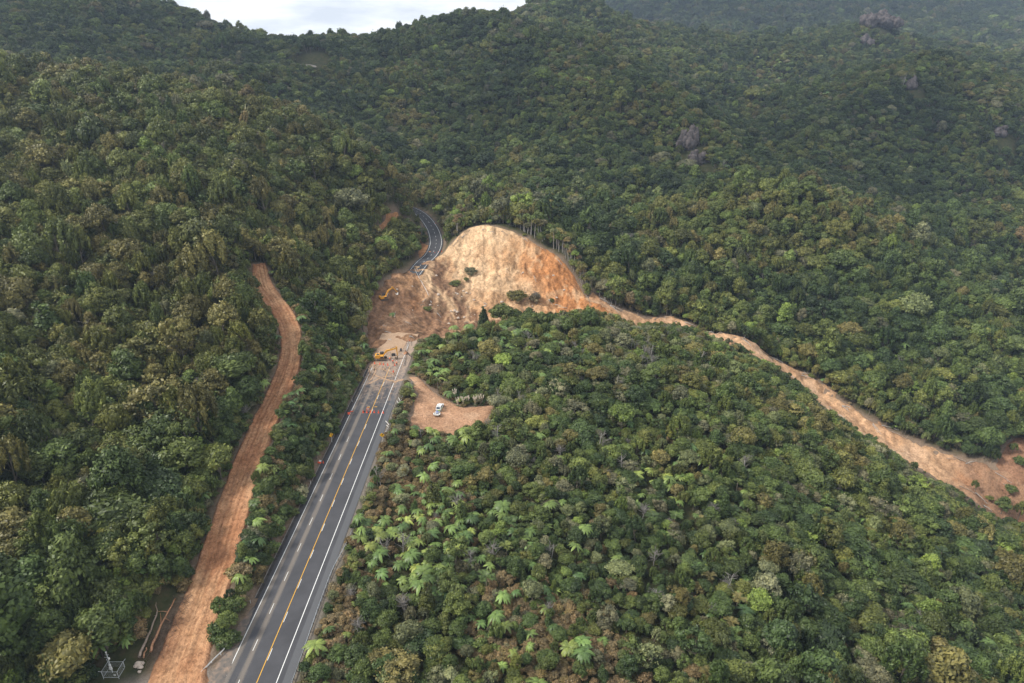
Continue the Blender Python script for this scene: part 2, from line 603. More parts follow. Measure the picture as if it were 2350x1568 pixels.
# ---- ground: litter, moss and soil under the trees
m, nt, b = mat('forest_floor')
oc = objco(nt)
c = ramp(nt, noise(nt, oc, 0.35, 6, 0.65), [(0.3, (0.030, 0.034, 0.016)), (0.5, (0.05, 0.055, 0.022)), (0.68, (0.085, 0.066, 0.036))])
soil = ramp(nt, noise(nt, oc, 1.3, 7, 0.75), [(0.28, (0.085, 0.060, 0.040)), (0.45, (0.19, 0.135, 0.095)), (0.58, (0.25, 0.185, 0.135)), (0.72, (0.105, 0.098, 0.045))])
gravel = ramp(nt, noise(nt, oc, 3.0, 8, 0.78), [(0.3, (0.10, 0.088, 0.075)), (0.5, (0.20, 0.17, 0.145)), (0.7, (0.31, 0.265, 0.22))])
c = mixc(nt, attr(nt, 'soil'), c, soil)
c = mixc(nt, attr(nt, 'gravel'), c, gravel)
L(nt, c, b.inputs['Base Color'])
b.inputs['Roughness'].default_value = 0.95
b.inputs['Specular IOR Level'].default_value = 0.1
bump(nt, b, noise(nt, oc, 1.6, 6, 0.7), 0.7, 0.4)
M['floor'] = m

# ---- foliage, tinted per plant
FOL = [(0.00, (0.031, 0.054, 0.019)), (0.18, (0.052, 0.085, 0.024)), (0.36, (0.079, 0.110, 0.028)), (0.52, (0.107, 0.117, 0.029)), (0.66, (0.165, 0.120, 0.062)), (0.79, (0.128, 0.135, 0.080)), (0.90, (0.115, 0.172, 0.038)), (1.0, (0.18, 0.24, 0.05))]


def foliage(name, stops, rough=0.5, spec=0.3):
    m, nt, b = mat(name)
    tint = attr(nt, 'tint', 'INSTANCER')
    c = ramp(nt, tint, stops)
    lv = attr(nt, 'leaf', 'GEOMETRY')
    sh = attr(nt, 'shade', 'INSTANCER')
    k = math_(nt, 'MULTIPLY', math_(nt, 'ADD', math_(nt, 'MULTIPLY', lv, 0.95), 0.55), math_(nt, 'ADD', sh, 0.5))
    warm = mixc(nt, math_(nt, 'MULTIPLY', lv, 0.55), c, mixc(nt, 1.0, c, (1.35, 1.12, 0.85), 'MULTIPLY'))
    v = nt.nodes.new('ShaderNodeVectorMath')
    v.operation = 'SCALE'
    L(nt, warm, v.inputs[0])
    L(nt, k, v.inputs[3])
    L(nt, v.outputs[0], b.inputs['Base Color'])
    b.inputs['Roughness'].default_value = rough
    b.inputs['Specular IOR Level'].default_value = spec
    return m


M['leaf'] = foliage('foliage', FOL)
M['fern'] = foliage('fern_frond', [(0.0, (0.052, 0.105, 0.036)), (0.5, (0.105, 0.168, 0.046)), (1.0, (0.20, 0.245, 0.058))], 0.45, 0.35)
M['bark'] = simple('bark', (0.17, 0.145, 0.115), 0.9, 0, 0.35, 1.5, 0.1)
M['darkbark'] = simple('fern_trunk_fibre', (0.05, 0.035, 0.025), 0.95, 0, 0.3, 4, 0.1)
M['deadwood'] = simple('bleached_wood', (0.36, 0.335, 0.31), 0.9, 0, 0.25, 2.0, 0.1)
M['deadtwig'] = simple('grey_twigs', (0.20, 0.185, 0.17), 0.95, 0, 0.25, 2.0, 0.1)


# ------------------------------------------------------------------ the ground sheet
def fan_ground():
    ys = 14 * np.exp(np.linspace(0, math.log(3300 / 14), 640))
    s = np.linspace(-1.15, 1.15, 470)
    Y, S = np.meshgrid(ys, s, indexing='ij')
    X = S * (Y + 70)
    return X, Y


GX, GY = fan_ground()
GZ = T(GX, GY)


def TG(x, y):
    """height read back from the ground sheet's grid (quick)"""
    x, y = np.asarray(x, float), np.asarray(y, float)
    r = np.clip(np.log(np.maximum(y, 14.01) / 14) / math.log(3300 / 14) * 639, 0, 638.999)
    c = np.clip((x / (np.maximum(y, 14) + 70) + 1.15) / 2.3 * 469, 0, 468.999)
    i, j = r.astype(int), c.astype(int)
    fr, fc = r - i, c - j
    return (GT[i, j] * (1 - fc) + GT[i, j + 1] * fc) * (1 - fr) + (GT[i + 1, j] * (1 - fc) + GT[i + 1, j + 1] * fc) * fr


GT = GZ.copy()
# sink the sheet below the bare patches that have surfaces of their own
_gs = np.minimum(sdf(GX, GY, POLY['slip']), sdf(GX, GY, POLY['channel']))
for k in ('pullout', 'scar0', 'scar1', 'scar2', 'scar3'):
    _gs = np.minimum(_gs, sdf(GX, GY, POLY[k]))
_gs = _gs.reshape(GX.shape)
GZ = GZ - 4.5 * (1 - smooth(-5.5, -1.2, _gs))


def grid_faces(nr, nc):
    i = np.arange(nr * nc).reshape(nr, nc)
    return np.stack([i[:-1, :-1], i[:-1, 1:], i[1:, 1:], i[1:, :-1]], -1).reshape(-1, 4)


_x, _y = GX.ravel(), GY.ravel()
_n = fbm(_x / 5, _y / 5, 15, 3)
_lft, _rgt = X_LEFT(_y) - _x, _x - X_RIGHT(_y)
_row = 1 - smooth(ROAD_END, ROAD_END + 6, _y)
SOIL = smooth(0, 1, _lft) * (1 - smooth(2.4, 4.6, _lft + _n * 2)) * _row
SOIL = np.maximum(SOIL, (1 - smooth(0.5, 3.2, near_line(_x, _y, TRK_L, TRK_LW)[0] - near_line(_x, _y, TRK_L, TRK_LW)[2] + _n * 1.5)) * 0.9)
SOIL = np.maximum(SOIL, 1 - smooth(1.0, 5, _gs.ravel() + _n * 2.5))
SOIL = np.maximum(SOIL, 0.8 * (1 - smooth(5.5, 8.5, near_line(_x, _y, FAR_L)[0] + _n)))
GRAV = smooth(0, 1, _rgt) * (1 - smooth(3.4, 5.2, _rgt + _n * 0.8)) * _row * 0.85
_ax, _ay, _ = at_z(420, 1600)
GRAV = np.maximum(GRAV, 1 - smooth(0.65, 1.1, np.hypot((_x - _ax) / 15, (_y - _ay) / 7) + _n * 0.15))
me = mesh_np('ground', np.column_stack([GX.ravel(), GY.ravel(), GZ.ravel()]), grid_faces(*GX.shape), [M['floor']], None,
             {'soil': ('POINT', 'FLOAT', SOIL), 'gravel': ('POINT', 'FLOAT', GRAV)}, True)
tag(link('ground', me), kind='structure')


# ------------------------------------------------------------------ plant shapes
def ico(sub):
    bm = bmesh.new()
    bmesh.ops.create_icosphere(bm, subdivisions=sub, radius=1)
    v = np.array([p.co[:] for p in bm.verts])
    f = np.array([[q.index for q in p.verts] for p in bm.faces])
    bm.free()
    return v, f


ICO1, ICOF1 = ico(1)
ICO2, ICOF2 = ico(2)


class Soup:
    def __init__(s):
        s.V, s.Q, s.T3, s.aq, s.at, s.mq, s.mt, s.n = [], [], [], [], [], [], [], 0

    def add(s, V, F, leaf=0.5, m=0):
        V, F = np.asarray(V, float), np.asarray(F)
        s.V.append(V)
        k = len(F)
        lf = np.broadcast_to(leaf, (k,))
        if F.shape[1] == 4:
            s.Q.append(F + s.n), s.aq.append(lf), s.mq.append(np.full(k, m))
        else:
            s.T3.append(F + s.n), s.at.append(lf), s.mt.append(np.full(k, m))
        s.n += len(V)

    def mesh(s, name, mats):
        F = [np.concatenate(b) for b in (s.T3, s.Q) if b]
        lf = np.concatenate([np.concatenate(b) for b in (s.at, s.aq) if b])
        mi = np.concatenate([np.concatenate(b) for b in (s.mt, s.mq) if b])
        return mesh_np(name, np.concatenate(s.V), F, mats, mi, {'leaf': ('FACE', 'FLOAT', lf)})


def tube(sp, P, r, sides=6, m=0, leaf=0.5):
    P = np.asarray(P, float)
    r = np.broadcast_to(r, (len(P),))
    d = np.gradient(P, axis=0)
    d /= np.linalg.norm(d, axis=1)[:, None] + 1e-9
    ref = np.array([0.31, 0.17, 0.93]) if abs(d[:, 2]).mean() < 0.8 else np.array([1.0, 0.13, 0.0])
    u = np.cross(d, ref)
    u /= np.linalg.norm(u, axis=1)[:, None] + 1e-9
    w = np.cross(d, u)
    a = np.linspace(0, 2 * PI, sides, endpoint=False)
    V = P[:, None] + r[:, None, None] * (np.cos(a)[None, :, None] * u[:, None] + np.sin(a)[None, :, None] * w[:, None])
    k = len(P)
    i = np.arange(k * sides).reshape(k, sides)
    j = np.roll(i, -1, axis=1)
    F = np.stack([i[:-1], j[:-1], j[1:], i[1:]], -1).reshape(-1, 4)
    sp.add(V.reshape(-1, 3), F, leaf, m)


def leaves(sp, rng, P, Nn, size, jitter=0.55, leaf=None, m=0, aspect=0.55):
    """rhombic leaf tufts at P facing about Nn"""
    n = len(P)
    nn = Nn + rng.normal(0, jitter, (n, 3))
    nn /= np.linalg.norm(nn, axis=1)[:, None] + 1e-9
    a = np.cross(nn, rng.normal(0, 1, (n, 3)))
    a /= np.linalg.norm(a, axis=1)[:, None] + 1e-9
    b = np.cross(nn, a)
    L_ = size * rng.uniform(0.6, 1.35, n)[:, None]
    Wd = L_ * aspect
    V = np.stack([P - a * L_, P + b * Wd - nn * L_ * 0.12, P + a * L_, P - b * Wd - nn * L_ * 0.12], 1).reshape(-1, 3)
    F = np.arange(4 * n).reshape(n, 4)
    sp.add(V, F, rng.uniform(0, 1, n) if leaf is None else leaf, m)


def broadleaf(seed, Rr=3.0, Ht=7.5, n_l=20, leaf=0.30, per=95, lump=(0.22, 0.50), flat=0.8, top=1.0):
    rng = np.random.default_rng(seed)
    sp = Soup()
    cz = Ht - Rr * flat * top
    for i in range(n_l):
        # spread over the upper half of an ellipsoid, some inside
        ph = i * 2.39996 + rng.normal(0, 0.3)
        t = (i + 0.5) / n_l
        zz = 1 - 1.45 * t + rng.normal(0, 0.07)
        zz = max(-0.55, min(1, zz))
        rr = math.sqrt(max(0, 1 - zz * zz)) * rng.uniform(0.45, 0.95)
        lr = Rr * rng.uniform(*lump)
        c = np.array([math.cos(ph) * rr * Rr, math.sin(ph) * rr * Rr, cz + zz * Rr * flat * top * rng.uniform(0.58, 0.86)])
        sc = np.array([1, 1, rng.uniform(0.62, 0.9)])
        tone = rng.uniform(0.15, 0.85)
        core = ICO2 if lr > 1.1 else ICO1
        cf = ICOF2 if lr > 1.1 else ICOF1
        cv = core * (1 + rng.normal(0, 0.16, (len(core), 1)))
        sp.add(c + cv * sc * lr * 0.80, cf, np.clip(tone + rng.normal(0, 0.12, len(cf)), 0, 1) * 0.75)
        n = int(per * (lr / Rr / 0.38) ** 2)
        d = rng.normal(0, 1, (n, 3))
        d[:, 2] = np.where(d[:, 2] < -0.35, -d[:, 2], d[:, 2])
        d /= np.linalg.norm(d, axis=1)[:, None]
        P = c + d * sc * lr * rng.uniform(0.78, 1.22, (n, 1))
        leaves(sp, rng, P, d + np.array([0, 0, 0.35]), leaf, 0.6, np.clip(tone + rng.normal(0, 0.26, n), 0, 1))
    # stray sprays that break the outline
    n = int(per * 1.3)
    d = rng.normal(0, 1, (n, 3))
    d[:, 2] = np.abs(d[:, 2]) * 0.8
    d /= np.linalg.norm(d, axis=1)[:, None]
    leaves(sp, rng, np.array([0, 0, cz]) + d * np.array([Rr, Rr, Rr * flat * top]) * rng.uniform(0.86, 1.12, (n, 1)), d, leaf * 1.05, 0.8)
    return sp, cz


def conic(seed, Rr=2.4, Ht=10.5, leaf=0.26):
    """a dark young conifer with drooping tiers"""
    rng = np.random.default_rng(seed)
    sp = Soup()
    for z in np.linspace(2.0, Ht - 0.5, 13):
        k = 1 - (z - 1.5) / (Ht - 1.2)
        r0 = Rr * (k ** 0.75) + 0.25
        for j in range(max(3, int(8 * k) + 2)):
            a = rng.uniform(0, 2 * PI)
            c = np.array([math.cos(a) * r0 * 0.62, math.sin(a) * r0 * 0.62, z - 0.3 * r0 + rng.normal(0, 0.15)])
            lr = r0 * rng.uniform(0.34, 0.5) + 0.15
            tone = rng.uniform(0.1, 0.8)
            sp.add(c + ICO1 * np.array([1, 1, 0.75]) * lr * 0.75, ICOF1, tone * 0.7)
            n = int(22 + 26 * lr)
            d = rng.normal(0, 1, (n, 3))
            d /= np.linalg.norm(d, axis=1)[:, None]
            leaves(sp, rng, c + d * lr * rng.uniform(0.75, 1.15, (n, 1)), d + np.array([0, 0, 0.2]), leaf, 0.6, np.clip(tone + rng.normal(0, 0.2, n), 0, 1))
    return sp, Ht * 0.5


def trunk_mesh(seed, h, r=0.16, limbs=4, name='trunk', spread=1.6):
    rng = np.random.default_rng(seed + 900)
    sp = Soup()
    z = np.linspace(-0.6, h, 6)
    off = np.cumsum(rng.normal(0, 0.10, (6, 2)), axis=0)
    P = np.column_stack([off, z])
    tube(sp, P, np.linspace(r * 1.25, r * 0.55, 6), 6)
    for i in range(limbs):
        a = rng.uniform(0, 2 * PI)
        s = P[rng.integers(2, 5)]
        e = s + np.array([math.cos(a) * spread, math.sin(a) * spread, rng.uniform(0.9, 2.2)])
        tube(sp, [s, (s + e) / 2 + np.array([0, 0, -0.15]), e], [r * 0.5, r * 0.36, r * 0.15], 5)
    return sp


def fern_crown(seed, n=15, length=2.5, h=0.0, droop=1.0, dead=0):
    """a whorl of arching pinnate fronds"""
    rng = np.random.default_rng(seed)
    sp = Soup()
    for i in range(n):
        a = i * 2 * PI / n + rng.normal(0, 0.16)
        Lf = length * rng.uniform(0.8, 1.12)
        up = rng.uniform(0.15, 0.62)
        tone = rng.uniform(0.25, 0.95)
        k = 11
        t = np.linspace(0, 1, k)
        rad = Lf * (t * (1 - 0.10 * t * t))
        hz = h + Lf * (up * t - (0.42 * droop + up * 0.70) * t ** 2.0)
        ca, sa = math.cos(a), math.sin(a)
        mid = np.column_stack([ca * rad, sa * rad, hz])
        side = np.array([-sa, ca, 0])
        wd = Lf * 0.135 * np.sin(PI * np.clip(t * 0.92 + 0.08, 0, 1)) ** 0.65
        for sgn in (-1, 1):
            V, F = [], []
            for j in range(k - 1):
                p, q = mid[j], mid[j + 1]
                g = 0.88
                e0 = p + (q - p) * 0.25 + side * sgn * wd[j] * rng.uniform(0.85, 1.1) - np.array([0, 0, 0.20 * wd[j]])
                e1 = p + (q - p) * (0.25 + g) + side * sgn * wd[j + 1] * rng.uniform(0.8, 1.05) - np.array([0, 0, 0.22 * wd[j + 1]])
                b0, b1 = p, p + (q - p) * g
                o = len(V)
                V += [b0, b1, e1, e0]
                F.append([o, o + 1, o + 2, o + 3] if sgn > 0 else [o + 3, o + 2, o + 1, o])
            sp.add(V, F, np.clip(tone + rng.normal(0, 0.1, len(F)), 0, 1))
    # furled centre
    for i in range(4):
        a = rng.uniform(0, 2 * PI)
        tube(sp, [(0, 0, h - 0.1), (math.cos(a) * 0.12, math.sin(a) * 0.12, h + 0.35), (math.cos(a) * 0.32, math.sin(a) * 0.32, h + 0.5)], [0.04, 0.035, 0.02], 4, 0, 0.8)
    return sp


def fern_trunk(h):
    sp = Soup()
    tube(sp, [(0, 0, -0.7), (0.05, 0.03, h * 0.4), (0.0, 0.06, h * 0.8), (0, 0, h + 0.05)], [0.17, 0.13, 0.12, 0.15], 6)
    return sp


def dead_crown(seed, Ht=6.5, n=26):
    """bare bleached branches"""
    rng = np.random.default_rng(seed)
    sp = Soup()
    for i in range(n):
        z0 = Ht * rng.uniform(0.35, 0.95)
        a = rng.uniform(0, 2 * PI)
        ln = Ht * rng.uniform(0.16, 0.42) * (1.15 - 0.5 * z0 / Ht)
        s = np.array([0, 0, z0])
        d = np.array([math.cos(a), math.sin(a), rng.uniform(0.25, 0.95)])
        m1 = s + d * ln * 0.5 + rng.normal(0, 0.12, 3)
        e = s + d * ln + rng.normal(0, 0.22, 3)
        tube(sp, [s, m1, e], [0.075, 0.05, 0.018], 4)
        for j in range(5):
            t = rng.uniform(0.35, 0.95)
            b0 = s + (e - s) * t
            tube(sp, [b0, b0 + rng.normal(0, 0.35, 3) * ln * 0.45 + d * ln * 0.25], [0.032, 0.01], 3)
    return sp


def nikau(seed, h=5.0):
    rng = np.random.default_rng(seed)
    sp = Soup()
    for i in range(14):
        a = i * 2 * PI / 14 + rng.normal(0, 0.2)
        up = rng.uniform(0.5, 1.25)
        Lf = 2.2 * rng.uniform(0.8, 1.1)
        t = np.linspace(0, 1, 9)
        rad = Lf * t * math.cos(up) + 0.25 * t * t
        z = h + Lf * (t * math.sin(up) - 0.42 * t * t)
        ca, sa = math.cos(a), math.sin(a)
        mid = np.column_stack([ca * rad, sa * rad, z])
        side = np.array([-sa, ca, 0.0])
        for j in range(1, 8):
            for sgn in (-1, 1):
                for q in (0.0, 0.5):
                    p = mid[j] * (1 - q) + mid[j + 1] * q
                    dirn = (mid[j + 1] - mid[j - 1])
                    dirn = dirn / np.linalg.norm(dirn)
                    tip = p + side * sgn * 0.55 + dirn * 0.45 + np.array([0, 0, -0.1])
                    sp.add([p - dirn * 0.07, p + dirn * 0.07, tip], [[0, 1, 2]], rng.uniform(0, 1))
    return sp


def shrub_sp(seed, Rr=1.6, Ht=2.2, leaf=0.20):
    return broadleaf(seed, Rr, Ht, 11, leaf, 70, (0.34, 0.52), 0.75)[0]


# every kind: (crown mesh, trunk mesh) pairs
PROTO = {}


def combo(name, crown, cm, trunk, tm):
    """one mesh of a whole plant for the masses beyond the countable ones"""
    sp = Soup()
    sp.V, sp.n = [*crown.V], crown.n
    sp.Q, sp.T3, sp.aq, sp.at = [*crown.Q], [*crown.T3], [*crown.aq], [*crown.at]
    sp.mq, sp.mt = [*crown.mq], [*crown.mt]
    off = sp.n
    for V in trunk.V:
        sp.V.append(V)
    for Q, a in zip(trunk.Q, trunk.aq):
        sp.Q.append(Q + off), sp.aq.append(a), sp.mq.append(np.full(len(Q), 1))
    return sp.mesh(name, [cm, tm])


def make_kind(kind, items, cm, tm):
    PROTO[kind] = []
    for i, (cr, tr) in enumerate(items):
        PROTO[kind].append((cr.mesh(kind + '_crown', [cm]), tr.mesh(kind + '_trunk', [tm]), combo(kind + '_whole', cr, cm, tr, tm)))


BL = []
for sdv, kw in enumerate([
    dict(Rr=3.2, Ht=7.6, n_l=22), dict(Rr=2.8, Ht=8.2, n_l=20, flat=1.05), dict(Rr=3.5, Ht=7.0, n_l=26, flat=0.7), dict(Rr=2.5, Ht=7.4, n_l=16, flat=1.15, lump=(0.34, 0.5)),
    dict(Rr=3.1, Ht=8.2, n_l=30, lump=(0.24, 0.38), per=120, leaf=0.23), dict(Rr=2.7, Ht=8.8, n_l=26, lump=(0.24, 0.42), flat=1.35, per=125, leaf=0.23), dict(Rr=3.3, Ht=6.6, n_l=18, lump=(0.34, 0.5), flat=0.75), dict(Rr=2.9, Ht=8.8, n_l=24, flat=1.3),
]):
    sp, cz = broadleaf(11 + sdv * 7, **kw)
    BL.append((sp, trunk_mesh(sdv, cz + 0.4, 0.17)))


def feathery(seed, Rr=2.6, Ht=9.0, n_c=30):
    """fine-leaved upright crown without a solid core, streaky from a distance"""
    rng = np.random.default_rng(seed)
    sp = Soup()
    for i in range(n_c):
        a = i * 2.39996 + rng.normal(0, 0.3)
        q = math.sqrt((i + 0.4) / n_c)
        rr = Rr * q * rng.uniform(0.75, 1.0)
        zc = Ht - 1.1 - 2.6 * q ** 2.2 + rng.normal(0, 0.35)
        tone = rng.uniform(0.1, 0.9)
        c = np.array([math.cos(a) * rr, math.sin(a) * rr, zc])
        sp.add(c + ICO1 * np.array([0.34, 0.34, 0.95]) - np.array([0, 0, 0.3]), ICOF1, tone * 0.55)
        n = 58
        d = rng.normal(0, 1, (n, 3))
        d /= np.linalg.norm(d, axis=1)[:, None]
        P = c + d * np.array([0.55, 0.55, 1.35]) * rng.uniform(0.55, 1.1, (n, 1))
        leaves(sp, rng, P, d * np.array([1, 1, 0.35]), 0.30, 0.5, np.clip(tone + rng.normal(0, 0.25, n), 0, 1), 0, 0.32)
    return sp, Ht * 0.6


for sdv, kw in enumerate([dict(Rr=3.6, Ht=8.4, n_l=15, lump=(0.18, 0.32), per=100, leaf=0.26, flat=0.95), dict(Rr=3.3, Ht=9.4, n_l=17, lump=(0.17, 0.36), per=95, leaf=0.26, flat=1.25)]):
    sp, cz = broadleaf(211 + sdv * 7, **kw)
    BL.append((sp, trunk_mesh(40 + sdv, cz + 0.8, 0.19, 7, spread=2.3)))
for sdv in range(3):
    sp, cz = feathery(301 + sdv, 2.3 + 0.35 * sdv, 9.2 - 0.5 * sdv)
    BL.append((sp, trunk_mesh(50 + sdv, cz + 1.2, 0.15, 5)))
make_kind('broadleaf', BL, M['leaf'], M['bark'])
make_kind('conifer', [(conic(3)[0], trunk_mesh(31, 9.0, 0.16, 0)), (conic(5, 2.0, 9.0)[0], trunk_mesh(32, 7.6, 0.15, 0))], M['leaf'], M['bark'])
make_kind('fern', [(fern_crown(1, 19, 2.3, 3.2), fern_trunk(3.2)), (fern_crown(2, 17, 2.5, 4.2, 1.2), fern_trunk(4.2)), (fern_crown(4, 21, 2.1, 2.4, 0.8), fern_trunk(2.4)), (fern_crown(6, 16, 2.4, 3.6, 1.5), fern_trunk(3.6))], M['fern'], M['darkbark'])
make_kind('shrub', [(shrub_sp(51), trunk_mesh(51, 1.2, 0.07, 3, spread=0.7)), (shrub_sp(52, 1.4, 1.8), trunk_mesh(52, 1.0, 0.06, 3, spread=0.6)), (shrub_sp(53, 1.9, 2.6), trunk_mesh(53, 1.5, 0.08, 4, spread=0.8)), (shrub_sp(54, 1.2, 2.4), trunk_mesh(54, 1.3, 0.06, 3, spread=0.5))], M['leaf'], M['bark'])
make_kind('dead', [(dead_crown(71), trunk_mesh(71, 5.9, 0.14, 2)), (dead_crown(72, 5.2, 34), trunk_mesh(72, 4.6, 0.12, 3)), (dead_crown(73, 7.5, 18), trunk_mesh(73, 7.1, 0.13, 1))], M['deadtwig'], M['deadwood'])
make_kind('nikau', [(nikau(81), fern_trunk(5.0)), (nikau(82, 3.8), fern_trunk(3.8))], M['leaf'], M['bark'])

# ------------------------------------------------------------------ where plants stand
rng = np.random.default_rng(2024)


def jgrid(x0, x1, y0, y1, s):
    nx, ny = int((x1 - x0) / s), int((y1 - y0) / s)
    X, Y = np.meshgrid(np.arange(nx), np.arange(ny))
    X = x0 + (X + 0.5 * (Y % 2) + rng.uniform(-0.36, 0.36, X.shape) + 0.5) * s
    Y = y0 + (Y + rng.uniform(-0.36, 0.36, Y.shape) + 0.5) * s
    return X.ravel(), Y.ravel()


def in_frame(x, y, z, mx=0.16, my=0.14):
    px, py, zc = project(x, y, z)
    return (zc > 5) & (px > -2350 * mx) & (px < 2350 * (1 + mx)) & (py > -1568 * my) & (py < 1568 * (1 + my))


def side_right(x, y):
    """the bush between the road and the debris channel"""
    d, _, _, _, sd_ = near_line(x, y, CH_L)
    chy = np.interp(x, CH_L[:, 0], CH_L[:, 1], left=276, right=210)
    return (x > X_RIGHT(y)) & (y < np.minimum(chy, 332))


blocks = []
for (y0, y1, s, test) in [
    (50, 330, 2.25, 'right'), (50, 300, 2.6, 'strip'), (40, 330, 4.5, 'left'), (240, 330, 4.3, 'else'), (45, 265, 1.75, 'under'), (60, 420, 3.1, 'fill'),
    (330, 520, 4.7, None), (520, 820, 4.5, None), (820, 1400, 5.1, None), (1400, 2900, 8.0, None),
]:
    w = y1 * 0.86 + 60
    x, y = jgrid(-w, w, y0, y1, s)
    keep_ = in_frame(x, y, np.zeros(len(x)) + 20, 0.9, 2.0)
    x, y = x[keep_], y[keep_]
    if test:
        right = side_right(x, y)
        td, _, _, _, tsd = near_line(x, y, TRK_L)
        xt = np.interp(y, TRK_L[:, 1], TRK_L[:, 0])
        strip = (x < X_LEFT(y)) & (x > xt) & (y < 262)
        left = (x < xt) & ~right
        left |= (x < X_LEFT(y)) & (y >= 262) & ~right
        k = {'right': right, 'strip': strip & ~right, 'left': left & ~strip, 'else': ~right & ~strip & ~left, 'under': right | strip | left, 'fill': ~right & ~strip}[test]
        zsub = np.where(right, 0, np.where(strip, 1, np.where(left, 2, 3)))[k]
        x, y = x[k], y[k]
    z = TG(x, y)
    k = in_frame(x, y, z + 4)
    zcode = zsub[k] if test in ('under', 'fill') else np.full(k.sum(), {'right': 0, 'strip': 1, 'left': 2, 'else': 3, None: 3}[test])
    blocks.append(np.column_stack([x[k], y[k], z[k], np.full(k.sum(), s), zcode, np.full(k.sum(), {'under': 1, 'fill': 2}.get(test, 0))]))
P_ = np.vstack(blocks)
x, y, z, sp_, zone, under = P_.T
# hidden by the ground: leave out what the photo cannot show (with a margin for a step aside)
vis = np.ones(len(x), bool)
for dx in (-14.0, 14.0):
    v_ = np.ones(len(x), bool)
    top = z + 13
    for t in np.concatenate([np.linspace(0.25, 0.9, 20), np.linspace(0.91, 0.985, 10)]):
        qx, qy, qz = dx + (x - dx) * t, y * t, CAM_H + (top - CAM_H) * t
        v_ &= TG(qx, qy) < qz + 1.0
    vis = vis & v_ if dx < 0 else (vis | v_)
vis |= y < 150
x, y, z, sp_, zone, under = [a[vis] for a in (x, y, z, sp_, zone, under)]
pxs, pys, zcs = project(x, y, z + 4)

# bare places
dtr, _, twd, _, _ = near_line(x, y, TRK_L, TRK_LW)
dfar, _, _, _, _ = near_line(x, y, FAR_L)
s_slip, s_ch, s_pull = [sdf(x, y, POLY[k]) for k in ('slip', 'channel', 'pullout')]
s_scar = np.minimum.reduce([sdf(x, y, POLY[f'scar{i}']) for i in range(4)])
dl, dr = X_LEFT(y) - x, x - X_RIGHT(y)
on_road = (dl < np.where(under > 0, 2.7, 3.8)) & (dr < np.where(under > 0, 4.7, 6.2)) & (y < ROAD_END + 2)
jit = fbm(x / 7, y / 7, 41, 2)
bare = on_road | (dtr < twd + np.where(y > 190, 2.0, 1.3) + jit) | (dfar < 7.0) | (s_slip < 1.0 + jit) | (s_ch < 1.0 + jit) | (s_pull < 1.3 + jit) | (s_scar < 0.8 + jit)
edge = np.minimum.reduce([dtr - twd - 1.3, dfar - 6.3, s_slip - 1, s_ch - 1, s_pull - 1.3, np.where(y < ROAD_END, np.where(dl > 0, dl - 3.8, np.where(dr > 0, dr - 5.6, -1)), 99)])
CLEAR = [((x - cx_) / rx_) ** 2 + ((y - cy_) / ry_) ** 2 < 1 for cx_, cy_, rx_, ry_ in []]
# apron at the foot of the track, weather station, tree pile
foot = at_z(400, 1540)
bare |= ((x - at_z(370, 1575)[0]) / 9) ** 2 + ((y - at_z(370, 1575)[1]) / 6) ** 2 < 1
bare |= (y < at_z(400, 1535)[1]) & (x > at_z(210, 1568)[0]) & (x < X_LEFT(y))
ws = at_z(262, 1545)
bare |= (x - ws[0]) ** 2 + (y - ws[1]) ** 2 < 3.6 ** 2
pl0, pl1 = at_z(325, 1530), at_z(398, 1390)
dpl, _, _, _, _ = near_line(x, y, np.array([pl0, pl1]))
bare |= dpl < 2.4
for px_, py_, Y_, s_, *_r in ROCKS:
    rx_, ry_, _ = at_y(px_, py_, Y_)
    bare |= ((x - rx_) / (s_[0] * 0.95 + 2)) ** 2 + ((y - ry_ + s_[1] + 5) / (s_[1] + 11)) ** 2 < 1
# a far bend of the road
rb = at_y(713, 150, 800)
bare |= (((x - rb[0]) / 19) ** 2 + ((y - rb[1]) / 34) ** 2 < 1)
# the under-storey is only planted where it can be seen: along edges, on the bank and in the brown scrub
pre = np.exp(-(((pxs - 960) / 75) ** 2 + ((pys - 1070) / 75) ** 2)) + np.exp(-(((pxs - 1010) / 70) ** 2 + ((pys - 1140) / 60) ** 2)) + np.exp(-(((pxs - 830) / 60) ** 2 + ((pys - 1330) / 90) ** 2)) + np.exp(-(((pxs - 1240) / 150) ** 2 + ((pys - 1440) / 120) ** 2)) + np.exp(-(((pxs - 760) / 50) ** 2 + ((pys - 1440) / 130) ** 2))
bare |= (s_slip < 9) & (y > 355) & (zone != 0) & (rng.uniform(0, 1, len(x)) < 0.72)
bare |= (zone == 0) & (under == 0) & (pxs > 1450) & (rng.uniform(0, 1, len(x)) < 0.22)
bare |= (zone != 0) & (under == 0) & (y < 520) & (rng.uniform(0, 1, len(x)) < 0.07)
bare |= (under == 1) & ~((edge < 4.5) | (zone == 1) | (pre > 0.35) | ((zone == 2) & (y < 135)))
x, y, z, sp_, zone, under, pxs, pys, zcs, edge = [a[~bare] for a in (x, y, z, sp_, zone, under, pxs, pys, zcs, edge)]
dr, dl = x - X_RIGHT(y), X_LEFT(y) - x
n = len(x)

patch = fbm(x / 26, y / 26, 21, 3)                 # patches of one kind
patch2 = fbm(x / 60, y / 60, 22, 3)
u1, u2, u3, u4 = rng.uniform(0, 1, (4, n))
sqx, sqy = np.exp(rng.normal(0, 0.14, (2, n)))


def blob(px, py, rx, ry):
    return np.exp(-(((pxs - px) / rx) ** 2 + ((pys - py) / ry) ** 2))


